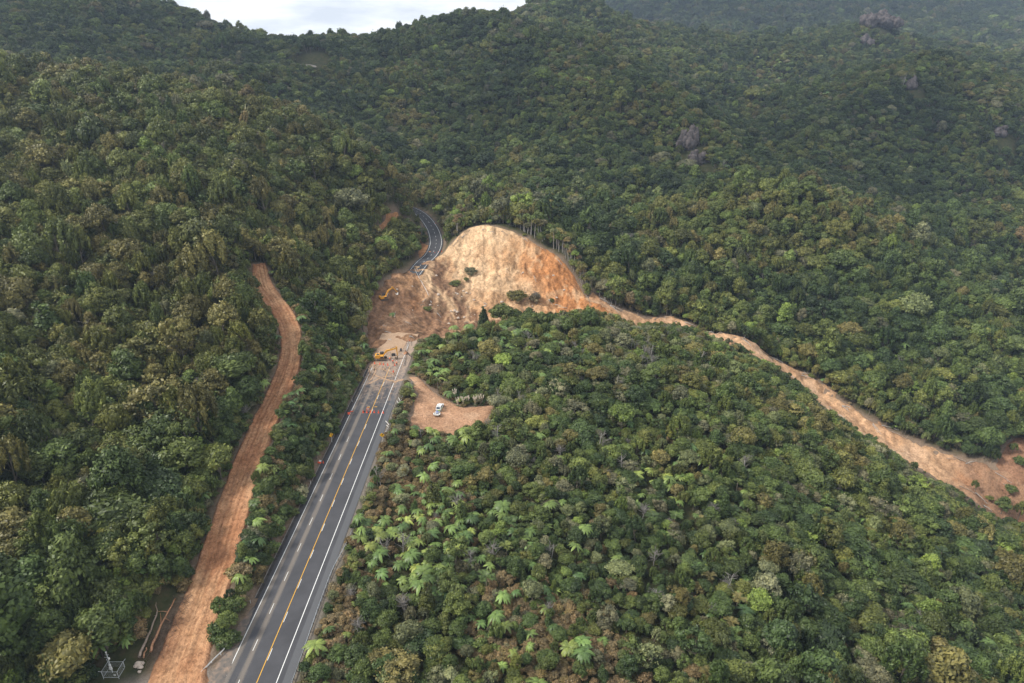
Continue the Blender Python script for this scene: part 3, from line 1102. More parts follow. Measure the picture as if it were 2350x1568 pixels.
# brown low scrub to the right of the road
scrub = np.clip(blob(960, 1070, 75, 75) + blob(1010, 1140, 70, 60) + blob(830, 1330, 60, 90) + blob(1240, 1440, 150, 120) + blob(1330, 1560, 140, 90) + blob(880, 1120, 50, 110) + blob(760, 1440, 40, 130) + blob(1150, 1320, 60, 50) * 0.7 + blob(900, 1200, 45, 90) + blob(930, 960, 40, 80) + blob(1000, 880, 60, 40), 0, 1) * (zone == 0)
# groves of tree ferns
grove = np.clip(blob(1000, 1230, 130, 75) + blob(900, 1275, 80, 50) + blob(1060, 1180, 90, 50) + blob(1050, 990, 60, 25) + blob(1180, 780, 140, 30) + blob(1000, 820, 60, 40) * 0.5 + blob(1400, 1000, 90, 50) * 0.4 + blob(1500, 1090, 60, 40) * 0.7 + blob(40, 1140, 60, 70)
                + blob(300, 1310, 30, 60) + blob(860, 600, 50, 28) + blob(760, 820, 50, 60) * 0.8 + blob(640, 1100, 40, 90) * 0.6 + blob(1950, 500, 400, 120) * 0.22 + blob(2250, 560, 120, 160) * 0.5 + blob(1780, 640, 90, 50) * 0.7
                + blob(1980, 1230, 130, 120) * 0.6 + blob(2080, 1340, 100, 60) * 0.5 + blob(680, 100, 60, 90) * 0.4 + blob(740, 200, 120, 40) * 0.4 + blob(1560, 1130, 90, 60) * 0.5 + blob(1780, 180, 50, 30) * 0.9 + blob(2400, 700, 120, 160) * 0.5 + blob(520, 960, 40, 60) * 0.7 + blob(120, 1430, 60, 50) * 0.6 + blob(550, 760, 50, 50) * 0.4, 0, 1)
p_fern = 0.06 + 0.56 * grove + 0.10 * np.clip(patch - 0.15, 0, 1)
p_fern = np.where((zone == 2) & (grove < 0.1), 0.012, p_fern)
p_fern = np.where((zone == 3) & (y > 330) & (grove < 0.1), 0.055 + 0.1 * (patch > 0.25), p_fern)
p_shrub = np.where(zone == 0, 0.16 + 0.80 * scrub, np.where(zone == 1, 0.34, 0.02)) + np.where(edge < 2.2, 0.25, 0) + np.where((zone == 0) & (x - X_RIGHT(y) < 15) & (pys > 950), 0.40, 0)
p_shrub = np.where(y > 420, 0, p_shrub)
p_dead = np.where(zone == 0, 0.012 + 0.02 * (patch2 > 0.1), 0.004) + 0.42 * np.clip(blob(480, 855, 60, 40) + blob(555, 830, 36, 44) + blob(1470, 805, 40, 20) * 0.6 + blob(1290, 1210, 60, 40) * 0.35 + blob(1620, 1150, 60, 40) * 0.3 + blob(1480, 1270, 60, 30) * 0.4, 0, 1)
p_dead = np.where(y > 420, 0.0, p_dead)
p_con = np.where((zone == 2) | (zone == 1), 0.015, 0.02) * (y < 780)
p_nik = np.where((zone == 0) & (pxs > 1600) & (pys > 1080), 0.07, 0.004) * (y < 330)

kind = np.full(n, 0)
order = [('dead', p_dead), ('nikau', p_nik), ('conifer', p_con), ('fern', p_fern), ('shrub', p_shrub)]
acc = np.zeros(n)
for j, (k_, p) in enumerate(order):
    m_ = (u1 >= acc) & (u1 < acc + p)
    kind[m_] = j + 1
    acc = acc + p
kind = np.where(under == 1, np.where(u1 < 0.80, 5, np.where(u1 < 0.86, 4, 0)), kind)
kind = np.where(under == 2, np.where(u1 < 0.07, 4, np.where(u1 < 0.10, 1, 0)), kind)
KINDS = ['broadleaf', 'dead', 'nikau', 'conifer', 'fern', 'shrub']

# size: crowns fill the spacing
scale = sp_ / 4.5 * np.exp(rng.normal(0.02, np.where(y > 330, 0.18, 0.25))).clip(0.55, 1.6)
big_ = rng.uniform(0, 1, n) < 0.10
scale = np.where(big_, scale * rng.uniform(1.25, 1.6, n), scale)
scale = np.where((zone == 0), scale * (1.04 + 0.34 * np.clip(patch2 * 2, -0.6, 1) + 0.60 * smooth(1450, 1950, pxs) * np.exp(rng.normal(0, 0.18, n))), scale)
scale = np.where(edge < 5, scale * 0.80, scale)
scale = np.where((under == 1) & (kind == 0), rng.uniform(0.35, 0.6, n), scale)
scale = np.where((under == 2) & (kind == 0), rng.uniform(0.42, 0.85, n), scale)
scale = np.where(kind == 4, np.clip(rng.uniform(0.55, 1.12, n) * np.where(y > 800, 1.7, np.where(y > 330, 1.2, 1.0)), 0.5, 2.2), scale)
scale = np.where(kind == 5, rng.uniform(0.55, 1.15, n) * np.where(zone == 0, 0.95, 1.1) * (1 - 0.25 * scrub), scale)
scale = np.where(kind == 1, rng.uniform(0.6, 1.15, n), scale)
scale = np.where(kind == 2, rng.uniform(0.7, 1.1, n), scale)
scale = np.where(kind == 3, scale * rng.uniform(0.8, 1.05, n), scale)
# trees on the near rim of the channel were stripped or are low: none stands in front of the bare clay
RIM = np.array([(1335, 640), (1400, 690), (1466, 718), (1566, 738), (1648, 752), (1715, 772), (1765, 790), (1851, 850), (1920, 905), (2010, 965), (2078, 1000), (2146, 1035), (2214, 1066), (2282, 1030), (2345, 1010),
                (2345, 1225), (2250, 1180), (2180, 1128), (2100, 1098), (2065, 1062), (2010, 1020), (1920, 965), (1885, 950), (1851, 903), (1765, 838), (1715, 812), (1648, 782), (1566, 757), (1466, 756), (1398, 732), (1350, 712)], float)
tall = np.array([8.0, 7.0, 7.0, 10.5, 4.6, 2.8])
near_rim = (zone != 2) & (y < 348) & (x > 36) & (y < np.interp(x, CH_L[:, 0], CH_L[:, 1]))
_up, _lo = RIM[:15], RIM[15:][::-1]
BEND = np.array([(948, 478), (978, 488), (1014, 530), (1022, 566), (1016, 590), (985, 604), (950, 625), (944, 610), (975, 585), (984, 560), (982, 535), (966, 506)], float)
bx_, by_, _ = project(x, y, z)
for it in range(9):
    tx, ty, _ = project(x, y, z + tall[kind] * scale * np.where(kind == 0, 1.15, 0.96))
    front = near_rim & (tx > 1345) & (tx < 2320) & (ty < np.interp(tx, _lo[:, 0], _lo[:, 1]) - np.where(u2 < 0.42, 20, 3)) & (by_ > np.interp(bx_, _up[:, 0], _up[:, 1]))
    scale = np.where(front, scale * 0.80, scale)
gone = front
# nothing stands between the photographer and the far bend, the track or the mast
TRKP = np.vstack([[p[:2] for p in TRK_PX[2:]] + np.array([[-s_, 0] for s_ in (36, 34, 30, 28, 26, 20, 18, 18, 18, 18, 16, 12, 7)]), ([p[:2] for p in TRK_PX[2:]] + np.array([[s_, 0] for s_ in (34, 34, 30, 26, 22, 16, 18, 18, 18, 18, 16, 14, 8)]))[::-1]])
SLIPP = np.array([(845, 800), (850, 690), (955, 612), (1040, 555), (1110, 518), (1212, 551), (1292, 602), (1350, 690), (1345, 712), (1300, 718), (1250, 722), (1190, 728), (1130, 735), (1050, 757), (950, 772), (900, 790)], float)
MASTP = np.array([(232, 1498), (300, 1498), (300, 1566), (232, 1566)], float)
for poly_, msk in ((SLIPP, (y < 350) & (pxs > 800) & (pxs < 1420) & (pys < 900)), (BEND, (y < 500) & (y > 300) & (pxs > 900) & (pxs < 1060) & (x < 20)), (TRKP, (y < 258) & (pxs > 340) & (pxs < 760) & (under != 1)), (MASTP, (y < 112) & (pxs > 150) & (pxs < 380))):
    mi = np.nonzero(msk)[0]
    for it in range(9):
        bad = np.zeros(len(mi), bool)
        for f_ in (1.02, 0.6):
            for sd_ in (-0.7, 0.0, 0.7):
                wd_ = np.array([3.0, 1.2, 2.0, 2.2, 2.4, 1.7])[kind[mi]] * scale[mi] * sd_
                tx, ty, _ = project(x[mi] + wd_, y[mi], z[mi] + tall[kind[mi]] * scale[mi] * f_)
                bad |= sdf(tx, ty, poly_) < -2.0
        bad &= (np.hypot(pxs[mi] - 268, pys[mi] - 1540) < 95) | (u3[mi] > 0.15) if poly_ is TRKP else True
        scale[mi] = np.where(bad, scale[mi] * 0.8, scale[mi])
scale = np.where(gone, 0.12, scale)
# height stretch per plant
stretch = np.where(kind == 0, rng.uniform(0.85, 1.35, n), 1.0) * np.where((kind == 0) & (y > 520), 0.85, 1.0) * np.where((kind == 0) & (zone == 0), 0.80, 1.0)

# tint: 0 dark green .. 0.5 olive .. 0.66 brown .. 0.78 grey green .. 1 fresh green
tint = 0.26 + 0.26 * patch + 0.22 * patch2 + rng.normal(0, 0.13, n)
olive_hill = ((zone == 2) & (y > 190)) | ((zone == 3) & (y > 330) & (y < 520) & (x < 10))
tint = np.where(zone == 2, 0.36 + 0.18 * patch + 0.16 * patch2 + rng.normal(0, 0.12, n), tint)
tint = np.where(olive_hill, 0.47 + 0.10 * patch + rng.normal(0, 0.09, n), tint)
tint = np.where(zone == 0, 0.30 + 0.20 * patch + 0.16 * patch2 + rng.normal(0, 0.15, n), tint)
tint = np.where((zone == 0) & (u4 < 0.14), rng.uniform(0.76, 0.84, n), tint)
tint = np.where((zone == 1), 0.30 + 0.14 * patch + rng.normal(0, 0.14, n), tint)
tint = np.where((zone == 3) & (blob(1750, 500, 260, 110) > 0.25) & (y < 480), 0.46 + 0.1 * patch + rng.normal(0, 0.1, n), tint)
tint = np.where((blob(1130, 470, 150, 50) > 0.25) & (y < 470) & (y > 370), rng.choice([0.5, 0.56, 0.8, 0.9, 0.95], n), tint)
tint = np.minimum(tint, np.where(kind == 5, 0.8, np.where(u3 < 0.03, 0.64, 0.575)))
tint = np.where((zone == 0) & (u4 < 0.12) & (kind == 0), rng.uniform(0.76, 0.84, n), tint)
tint = np.where((blob(1130, 470, 150, 50) > 0.25) & (y < 470) & (y > 370), rng.choice([0.5, 0.56, 0.8, 0.9, 0.95], n), tint)
tint = np.where((u4 > 0.94) & (kind == 0), rng.uniform(0.76, 0.86, n), tint)
tint = np.where((u4 > 0.90) & (u4 < 0.93) & (kind == 0), rng.uniform(0.86, 0.95, n), tint)
tint = np.where(kind == 5, np.where(u3 < 0.12 + 0.85 * scrub, rng.uniform(0.61, 0.71, n), np.where(u3 > 0.9, rng.uniform(0.76, 0.84, n), tint)), tint)
tint = np.where(kind == 3, rng.uniform(0.0, 0.45, n), tint)
tint = np.where(kind == 4, rng.beta(1.3, 1.9, n) + 0.10 * (grove > 0.4) * (zone == 0), tint)
tint = np.where((scale > 1.25) & (kind == 0) & (y < 330), np.minimum(tint, 0.56), tint)
tint = np.clip(tint, 0, 0.97)
shade = np.clip(0.5 + rng.normal(0, 0.19, n) + 0.22 * patch2 + 0.12 * patch, 0.10, 1.1)
rot = np.column_stack([rng.normal(0, 0.10, n), rng.normal(0, 0.10, n), rng.uniform(0, 2 * PI, n)])
rot[:, :2] *= np.where(kind == 4, 1.9, 1.0)[:, None]
zz = z - 0.15
variant = rng.integers(0, 1000, n)
# leaning hill: finer-leaved rounded kinds there
fine = (zone == 2) & olive_hill
variant = np.where(fine & (u2 < 0.75), np.array([4, 5, 10, 11, 12, 8, 11])[(u3 * 6.99).astype(int)], variant)
print('plants', n, {k: int((kind == i).sum()) for i, k in enumerate(KINDS)}, flush=True)

ONES = 'zero one two three four five six seven eight nine ten eleven twelve thirteen fourteen fifteen sixteen seventeen eighteen nineteen'.split()
TENS = '_ _ twenty thirty forty fifty sixty seventy eighty ninety'.split()


def num(k):
    k = int(max(0, min(99, round(k))))
    return ONES[k] if k < 20 else TENS[k // 10] + ('' if k % 10 == 0 else ' ' + ONES[k % 10])


def colour_word(t):
    for lim, w_ in ((0.16, 'very dark green'), (0.30, 'dark green'), (0.44, 'mid green'), (0.58, 'olive green'), (0.73, 'brownish'), (0.84, 'grey green')):
        if t < lim:
            return w_
    return 'fresh green'


def region_word(i):
    if zone[i] == 0:
        if scrub[i] > 0.4:
            return 'in the brown scrub'
        return 'beside the guardrail' if dr[i] < 12 else 'in the bush'
    if zone[i] == 1:
        return 'between track and road'
    if zone[i] == 2:
        return 'beside the clay track' if edge[i] < 5 else 'above the clay track'
    return 'on the ridge beyond'


def copy_plant(kind_name, j, first):
    a, b, _ = PROTO[kind_name][j]
    root = empty(first)
    tr = link('trunk', b, root)
    cr = link('crown' if kind_name != 'dead' else 'branches', a, root)
    return root, tr, cr


NAMES = {'broadleaf': ('broadleaf_tree', 'tree', 'broadleaf trees of the bush'), 'dead': ('dead_tree', 'dead tree', 'bleached dead trees in the bush'), 'nikau': ('nikau_palm', 'palm', 'nikau palms in the gully bush'),
         'conifer': ('conifer_tree', 'conifer', 'dark conifers in the bush'), 'fern': ('tree_fern', 'tree fern', 'tree ferns in the bush'), 'shrub': ('shrub', 'shrub', 'shrubs along the road and track')}
single = np.zeros(n, bool)
size_px = scale / zcs
inside = (pxs > 12) & (pxs < 2338) & (pys > 8) & (pys < 1560)
used_labels = set()
for ki, kname in enumerate(KINDS):
    idx = np.nonzero((kind == ki) & inside)[0]
    lim = 300 if kname in ('broadleaf', 'fern', 'shrub') else 90
    idx = idx[np.argsort(-size_px[idx])][:lim]
    protos = {}
    nm, cat, grp = NAMES[kname]
    for i in idx:
        single[i] = True
        j = int(variant[i]) % len(PROTO[kname])
        if j not in protos:
            protos[j] = copy_plant(kname, j, nm)
            root, ch = protos[j][0], protos[j][1:]
        else:
            r0, *c0 = protos[j]
            root = r0.copy()
            C.objects.link(root)
            ch = []
            for q in c0:
                q2 = q.copy()
                C.objects.link(q2)
                q2.parent = root
                ch.append(q2)
        root.location = (x[i], y[i], zz[i])
        root.rotation_euler = tuple(rot[i])
        root.scale = (scale[i] * sqx[i], scale[i] * sqy[i], scale[i] * stretch[i])
        for q in ch:
            q['tint'] = float(tint[i])
            q['shade'] = float(shade[i])
        look = {'dead': 'bare bleached dead tree', 'nikau': 'spiky green palm', 'conifer': 'narrow dark conifer'}.get(kname)
        if look is None:
            if kname == 'fern':
                look = ('yellow green' if tint[i] > 0.62 else 'light green' if tint[i] > 0.35 else 'deep green') + ' tree fern'
            else:
                look = colour_word(tint[i]) + (' tree' if kname == 'broadleaf' else ' shrub')
        # across and down in hundredths, so that no other plant of the kind shares it
        a_, b_ = pxs[i] / 23.5, pys[i] / 15.68
        lab = f'{look} {region_word(i)}, {num(a_)} percent across, {num(b_)} down'
        k_ = 0
        while lab in used_labels and k_ < 12:
            k_ += 1
            lab = f'{["paler", "taller", "bushier", "darker", "shorter", "lower", "upper", "fuller", "thinner", "wider", "narrower", "rounder"][k_ - 1]} {look} {region_word(i)}, {num(a_)} percent across, {num(b_)} down'
        used_labels.add(lab)
        tag(root, lab, cat, grp)


# ------------------------------------------------------------------ the masses beyond the countable plants
def scatter(name, kinds_, label, cat):
    col = bpy.data.collections.new(name + '_shapes')
    base = {}
    c_ = 0
    for k_ in kinds_:
        base[k_] = c_
        for (_, _, w_) in PROTO[k_]:
            o = bpy.data.objects.new(f'{c_:03d}_{k_}', w_)
            col.objects.link(o)
            c_ += 1
    sel = np.nonzero(~single & np.isin(kind, [KINDS.index(k_) for k_ in kinds_]))[0]
    idx = np.array([base[KINDS[kind[i]]] + int(variant[i]) % len(PROTO[KINDS[kind[i]]]) for i in sel])
    me = bpy.data.meshes.new(name)
    me.vertices.add(len(sel))
    me.vertices.foreach_set('co', np.column_stack([x[sel], y[sel], zz[sel]]).astype(np.float32).ravel())
    for an, ty, val in (('tint', 'FLOAT', tint[sel]), ('shade', 'FLOAT', shade[sel]), ('idx', 'INT', idx), ('rot', 'FLOAT_VECTOR', rot[sel]), ('scl', 'FLOAT_VECTOR', np.column_stack([scale[sel] * sqx[sel], scale[sel] * sqy[sel], scale[sel] * stretch[sel]]))):
        a_ = me.attributes.new(an, ty, 'POINT')
        a_.data.foreach_set('vector' if ty == 'FLOAT_VECTOR' else 'value', np.asarray(val, np.int32 if ty == 'INT' else np.float32).ravel())
    o = link(name, me)
    tag(o, label, cat, kind='stuff')
    g = bpy.data.node_groups.new(name, 'GeometryNodeTree')
    g.interface.new_socket('Geometry', in_out='INPUT', socket_type='NodeSocketGeometry')
    g.interface.new_socket('Geometry', in_out='OUTPUT', socket_type='NodeSocketGeometry')
    gi, go = g.nodes.new('NodeGroupInput'), g.nodes.new('NodeGroupOutput')
    ci = g.nodes.new('GeometryNodeCollectionInfo')
    ci.inputs['Collection'].default_value = col
    ci.inputs['Separate Children'].default_value = True
    ci.inputs['Reset Children'].default_value = True
    ip = g.nodes.new('GeometryNodeInstanceOnPoints')
    ip.inputs['Pick Instance'].default_value = True

    def na(nm_, ty):
        q = g.nodes.new('GeometryNodeInputNamedAttribute')
        q.data_type = ty
        q.inputs['Name'].default_value = nm_
        return q.outputs['Attribute']
    g.links.new(gi.outputs[0], ip.inputs['Points'])
    g.links.new(ci.outputs[0], ip.inputs['Instance'])
    g.links.new(na('idx', 'INT'), ip.inputs['Instance Index'])
    g.links.new(na('rot', 'FLOAT_VECTOR'), ip.inputs['Rotation'])
    g.links.new(na('scl', 'FLOAT_VECTOR'), ip.inputs['Scale'])
    g.links.new(ip.outputs[0], go.inputs[0])
    md = o.modifiers.new('scatter', 'NODES')
    md.node_group = g
    return o


scatter('forest', ['broadleaf', 'conifer', 'nikau', 'dead'], 'dense native forest covering the far slopes and ridges', 'forest')
scatter('fern_undergrowth', ['fern'], 'light green tree ferns dotted through the distant forest', 'ferns')
scatter('scrub_undergrowth', ['shrub'], 'low shrubs filling gaps along the road and bush edges', 'scrub')

# ------------------------------------------------------------------ bare ground materials
def clay_mat(name, colattr=True, base=(0.40, 0.215, 0.125), bscale=1.0):
    m, nt, b = mat(name)
    oc = objco(nt)
    if colattr:
        c = attr(nt, 'col', 'GEOMETRY', 'Color')
    else:
        r = nt.nodes.new('ShaderNodeRGB')
        r.outputs[0].default_value = (*base, 1)
        c = r.outputs[0]
    n1 = noise(nt, oc, 1.1 * bscale, 8, 0.72)
    n2 = noise(nt, oc, 0.22 * bscale, 5, 0.6)
    c = mixc(nt, 1.0, c, ramp(nt, n1, [(0.30, (0.52, 0.50, 0.48)), (0.5, (1, 1, 1)), (0.70, (1.36, 1.35, 1.33))]), 'MULTIPLY')
    c = mixc(nt, 0.8, c, ramp(nt, n2, [(0.32, (0.80, 0.76, 0.72)), (0.66, (1.12, 1.13, 1.15))]), 'MULTIPLY')
    # clods
    vo = nt.nodes.new('ShaderNodeTexVoronoi')
    vo.inputs['Scale'].default_value = 2.4 * bscale
    L(nt, oc, vo.inputs['Vector'])
    c = mixc(nt, 0.35, c, ramp(nt, vo.outputs['Distance'], [(0.0, (1.25, 1.22, 1.18)), (0.35, (1, 1, 1)), (0.7, (0.72, 0.7, 0.68))]), 'MULTIPLY')
    L(nt, c, b.inputs['Base Color'])
    b.inputs['Roughness'].default_value = 0.95
    b.inputs['Specular IOR Level'].default_value = 0.12
    h = math_(nt, 'ADD', n1, math_(nt, 'MULTIPLY', vo.outputs['Distance'], -0.4))
    bump(nt, b, h, 0.8, 0.5)
    return m


M['clay'] = clay_mat('bare_clay')


def blend_cols(W, Cs):
    W = np.asarray(W)
    s = W.sum(0)
    return (W[:, :, None] * np.asarray(Cs)[:, None, :]).sum(0) / s[:, None]


def patch_mesh(name, poly, res, relief, colour, pad=2.2, lift=0.30, wob=1.6, seed=1):
    P = np.asarray(poly)
    x0, y0 = P.min(0) - pad - 2
    x1, y1 = P.max(0) + pad + 2
    xs, ys = np.arange(x0, x1, res), np.arange(y0, y1, res)
    Y, X = np.meshgrid(ys, xs, indexing='ij')
    s = sdf(X, Y, P) + fbm(X.ravel() / 4.5, Y.ravel() / 4.5, seed, 3) * wob
    keep = s < pad + res
    inner = np.zeros(X.size, bool)
    inner[keep] = True
    z = np.zeros(X.size)
    z[keep] = T(X.ravel()[keep], Y.ravel()[keep])
    d = relief(X.ravel()[keep], Y.ravel()[keep], s[keep], z[keep])
    prof = lift + (-0.75 - lift) * smooth(-0.4, pad, s[keep])
    z[keep] += prof + d * (1 - smooth(-3.5, 0.5, s[keep]))
    g = inner.reshape(X.shape)
    F = grid_faces(*X.shape)
    gf = (g[:-1, :-1] & g[:-1, 1:] & g[1:, 1:] & g[1:, :-1]).ravel()
    F = F[gf]
    used = np.unique(F)
    re = np.full(X.size, -1)
    re[used] = np.arange(len(used))
    V = np.column_stack([X.ravel(), Y.ravel(), z])[used]
    px, py, _ = project(V[:, 0], V[:, 1], V[:, 2])
    col = colour(V[:, 0], V[:, 1], V[:, 2], px, py)
    me = mesh_np(name, V, re[F], [M['clay']], None, {'col': ('POINT', 'FLOAT_COLOR', np.column_stack([np.clip(col, 0.01, 0.9), np.ones(len(V))]))}, True)
    return link(name, me), V


CREAM, TAN, ORANGE, BROWN, DARKB, PALE = (0.66, 0.455, 0.275), (0.48, 0.275, 0.14), (0.47, 0.21, 0.083), (0.245, 0.140, 0.082), (0.15, 0.087, 0.055), (0.52, 0.385, 0.27)


def slip_relief(x, y, s, z):
    streak = fbm(x / 3.0 + fbm(x / 14, y / 14, 7, 2) * 1.4, y / 17, 31, 4)
    lumps = fbm(x / 6, y / 6, 33, 4)
    fine = fbm(x / 1.6, y / 1.6, 34, 3)
    px, py, _ = project(x, y, z)
    face = smooth(960, 1040, px)
    crag = (0.5 - np.abs(fbm(x / 4.2, y / 6.0, 35, 4))) * 1.5
    return streak * (0.6 + 0.9 * face) + lumps * (1.7 - 0.8 * face) + fine * 0.55 + crag * 0.9 - 1.5 * smooth(-1.5, -5.5, s) * smooth(640, 560, py) * smooth(1010, 1040, px)


def slip_col(x, y, z, px, py):
    wx, wy = fbm(x / 7, y / 11, 51, 3) * 34, fbm(x / 7, y / 7, 52, 3) * 24
    qx, qy = px + wx, py + wy

    def g(cx_, cy_, rx_, ry_, a=1.0):
        return a * np.exp(-(((qx - cx_) / rx_) ** 2 + ((qy - cy_) / ry_) ** 2))
    W = [
        g(1075, 565, 62, 45, 1.3) + g(1130, 545, 60, 26, 1.2) + g(1090, 640, 55, 40) + g(1180, 660, 50, 40, 0.9) + g(970, 640, 18, 45, 1.1) + g(1010, 700, 22, 14, 0.7) + g(1230, 555, 40, 12, 0.6),
        g(1170, 590, 70, 45, 1.2) + g(1120, 690, 50, 30, 0.8) + g(1220, 690, 50, 25, 0.9) + g(930, 650, 30, 25, 0.8) + g(905, 750, 40, 26, 0.55) + 0.05,
        g(1265, 625, 60, 55, 1.35) + g(1325, 690, 40, 40, 1.5) + g(1225, 585, 40, 30, 0.7) + g(960, 675, 14, 30, 0.5) + g(950, 700, 30, 14, 0.4),
        g(900, 720, 60, 50, 1.0) + g(1030, 690, 30, 60, 0.95) + g(1000, 620, 20, 22, 0.7) + g(980, 745, 90, 30, 1.1) + g(870, 775, 40, 28, 1.0) + g(1070, 740, 60, 22, 0.8),
        g(905, 690, 20, 22, 0.9) + g(1000, 660, 10, 30, 0.8) + g(1040, 700, 16, 36, 0.35) + g(880, 705, 18, 12, 0.6),
        g(940, 735, 14, 22, 0.8) + g(1080, 670, 40, 24, 0.5) + g(895, 735, 18, 14, 0.5) + g(1200, 700, 40, 14, 0.4) + g(1330, 640, 14, 50, 0.4),
    ]
    # the lower left is banded down the slope: dark gully, pale strip, brown debris
    p = (qx - 900) * 0.8 - (qy - 650) * 0.6
    low = smooth(1110, 1060, qx) * smooth(590, 606, qy) * smooth(742, 722, qy)

    def ln(c_, w_, a):
        return a * low * np.exp(-((p - c_) / w_) ** 2)
    W[3] = W[3] + ln(99, 13, 1.9) + ln(46, 13, 0.9) + ln(8, 18, 0.8)
    W[4] = W[4] + ln(89, 4.5, 1.2) + ln(58, 4, 0.8) + ln(28, 5, 0.7)
    W[0] = W[0] + ln(74, 7, 1.6)
    W[1] = W[1] + ln(122, 10, 0.7)
    W = np.array(W) ** 1.6 + 1e-5
    c = blend_cols(W, [CREAM, TAN, ORANGE, BROWN, DARKB, PALE])
    st = fbm(x / 1.9 + fbm(x / 14, y / 14, 7, 2) * 1.6, y / 14, 61, 4)
    sp = fbm(x / 1.4, y / 1.4, 63, 3)
    pale = np.clip((fbm(x / 3.2, y / 5.5, 64, 4) - 0.10) * 3.2, 0, 1) * smooth(930, 1040, px)
    rid = 1 - np.abs(fbm(x / 2.4 + fbm(x / 9, y / 9, 8, 2) * 1.2, y / 7, 68, 4)) * 2.6
    c = c * (1 + 0.40 * st + 0.42 * sp - 0.16 * np.clip(rid, 0, 1) ** 2)[:, None]
    c = c * (1 - 0.5 * pale[:, None]) + np.array(CREAM) * 1.08 * 0.5 * pale[:, None]
    dk = np.clip((fbm(x / 2.6 + 40, y / 9, 66, 4) - 0.16) * 3, 0, 1)
    return c * (1 - 0.32 * dk[:, None])


o, SLIP_V = patch_mesh('landslide_scar', POLY['slip'], 0.5, slip_relief, slip_col, seed=71)
tag(o, kind='structure')


def chan_relief(x, y, s, z):
    return fbm(x / 5, y / 5, 36, 4) * 1.9 + (0.5 - np.abs(fbm(x / 7, y / 7, 40, 4))) * 1.6 + fbm(x / 1.5, y / 1.5, 37, 3) * 0.4 - 1.4 * smooth(0, -6, s)


def chan_col(x, y, z, px, py):
    a = fbm(x / 9, y / 9, 53, 4)
    c = np.array((0.50, 0.31, 0.18))[None] * (1 + 0.55 * fbm(x / 2.2, y / 2.2, 54, 4))[:, None]
    k = np.clip(a * 1.6 + 0.1, 0, 1)[:, None]
    c = c * (1 - k) + np.array((0.54, 0.36, 0.23)) * k
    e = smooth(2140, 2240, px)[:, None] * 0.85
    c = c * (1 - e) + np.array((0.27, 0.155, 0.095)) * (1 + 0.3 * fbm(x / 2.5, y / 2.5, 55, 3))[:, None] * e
    r = np.clip(fbm(x / 5, y / 5, 56, 3) * 2 - 0.3, 0, 1)[:, None] * 0.5
    return c * (1 - r) + np.array((0.42, 0.20, 0.095)) * r


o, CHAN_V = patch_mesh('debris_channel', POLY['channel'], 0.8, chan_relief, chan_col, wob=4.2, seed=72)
tag(o, kind='structure')


def pull_col(x, y, z, px, py):
    c = np.array((0.46, 0.27, 0.165))[None] * (1 + 0.16 * fbm(x / 2.2, y / 2.2, 57, 4))[:, None]
    k = np.clip(fbm(x / 4.5, y / 4.5, 58, 3) * 1.8, 0, 1)[:, None] * 0.6
    c = c * (1 - k) + np.array((0.52, 0.34, 0.22)) * k
    # wheel marks coming in from the road
    ax, ay = at_z(958, 885)[:2]
    bx, by = at_z(1040, 945)[:2]
    t = ((x - ax) * (by - ay) - (y - ay) * (bx - ax)) / math.hypot(bx - ax, by - ay)
    w = np.exp(-((np.abs(t + 0.6 * np.sin((x - ax) / 5)) - 1.0) / 0.35) ** 2)[:, None] * 0.3
    return c * (1 - w) + np.array((0.50, 0.33, 0.215)) * w * 1.1


o, _ = patch_mesh('clay_pullout', POLY['pullout'], 0.5, lambda x, y, s, z: fbm(x / 3, y / 3, 38, 3) * 0.16 + 0.05, pull_col, pad=1.6, lift=0.22, wob=1.0, seed=73)
tag(o, kind='structure')



def scar_col(x, y, z, px, py):
    base = np.where((px > 2000)[:, None], np.array((0.30, 0.165, 0.10)), np.array((0.45, 0.23, 0.11)))
    return base * (1 + 0.35 * fbm(x / 2, y / 3, 59, 4))[:, None]


for i_ in range(4):
    o, _ = patch_mesh('bank_slip', POLY[f'scar{i_}'], 0.7, lambda x, y, s, z: fbm(x / 3, y / 3, 39, 3) * 0.5, scar_col, pad=1.8, lift=0.25, wob=1.2, seed=74 + i_)
    tag(o, kind='structure')


# ------------------------------------------------------------------ clay track beside the road
def ribbon(name, Lp, half, nlat, zoff, mats, relief=None, colour=None, ext=None):
    """a strip along a 3-D line; returns the mesh"""
    d = np.gradient(Lp[:, :2], axis=0)
    nn = np.column_stack([-d[:, 1], d[:, 0]]) / (np.linalg.norm(d, axis=1)[:, None] + 1e-9)
    u = np.linspace(-1, 1, nlat)
    half = np.broadcast_to(half, (len(Lp),))
    X = Lp[:, None, 0] + nn[:, None, 0] * u[None] * half[:, None]
    Y = Lp[:, None, 1] + nn[:, None, 1] * u[None] * half[:, None]
    lat = u[None] * half[:, None]
    lon = np.concatenate([[0], np.cumsum(np.linalg.norm(np.diff(Lp[:, :2], axis=0), axis=1))])[:, None] + np.zeros_like(lat)
    Z = Lp[:, None, 2] + zoff + np.zeros_like(lat)
    if relief is not None:
        Z = Z + relief(X, Y, lat, half[:, None] + np.zeros_like(lat), lon)
    at_ = {'lat': ('POINT', 'FLOAT', lat.ravel()), 'lon': ('POINT', 'FLOAT', lon.ravel())}
    if colour is not None:
        at_['col'] = ('POINT', 'FLOAT_COLOR', np.column_stack([np.clip(colour(X, Y, lat, half[:, None] + np.zeros_like(lat), lon).reshape(-1, 3), 0.01, 0.9), np.ones(lat.size)]))
    return mesh_np(name, np.column_stack([X.ravel(), Y.ravel(), Z.ravel()]), grid_faces(*X.shape)[:, ::-1], mats, None, at_, True)


TF = catmull(np.column_stack([TRK, TRK_W]), 30)


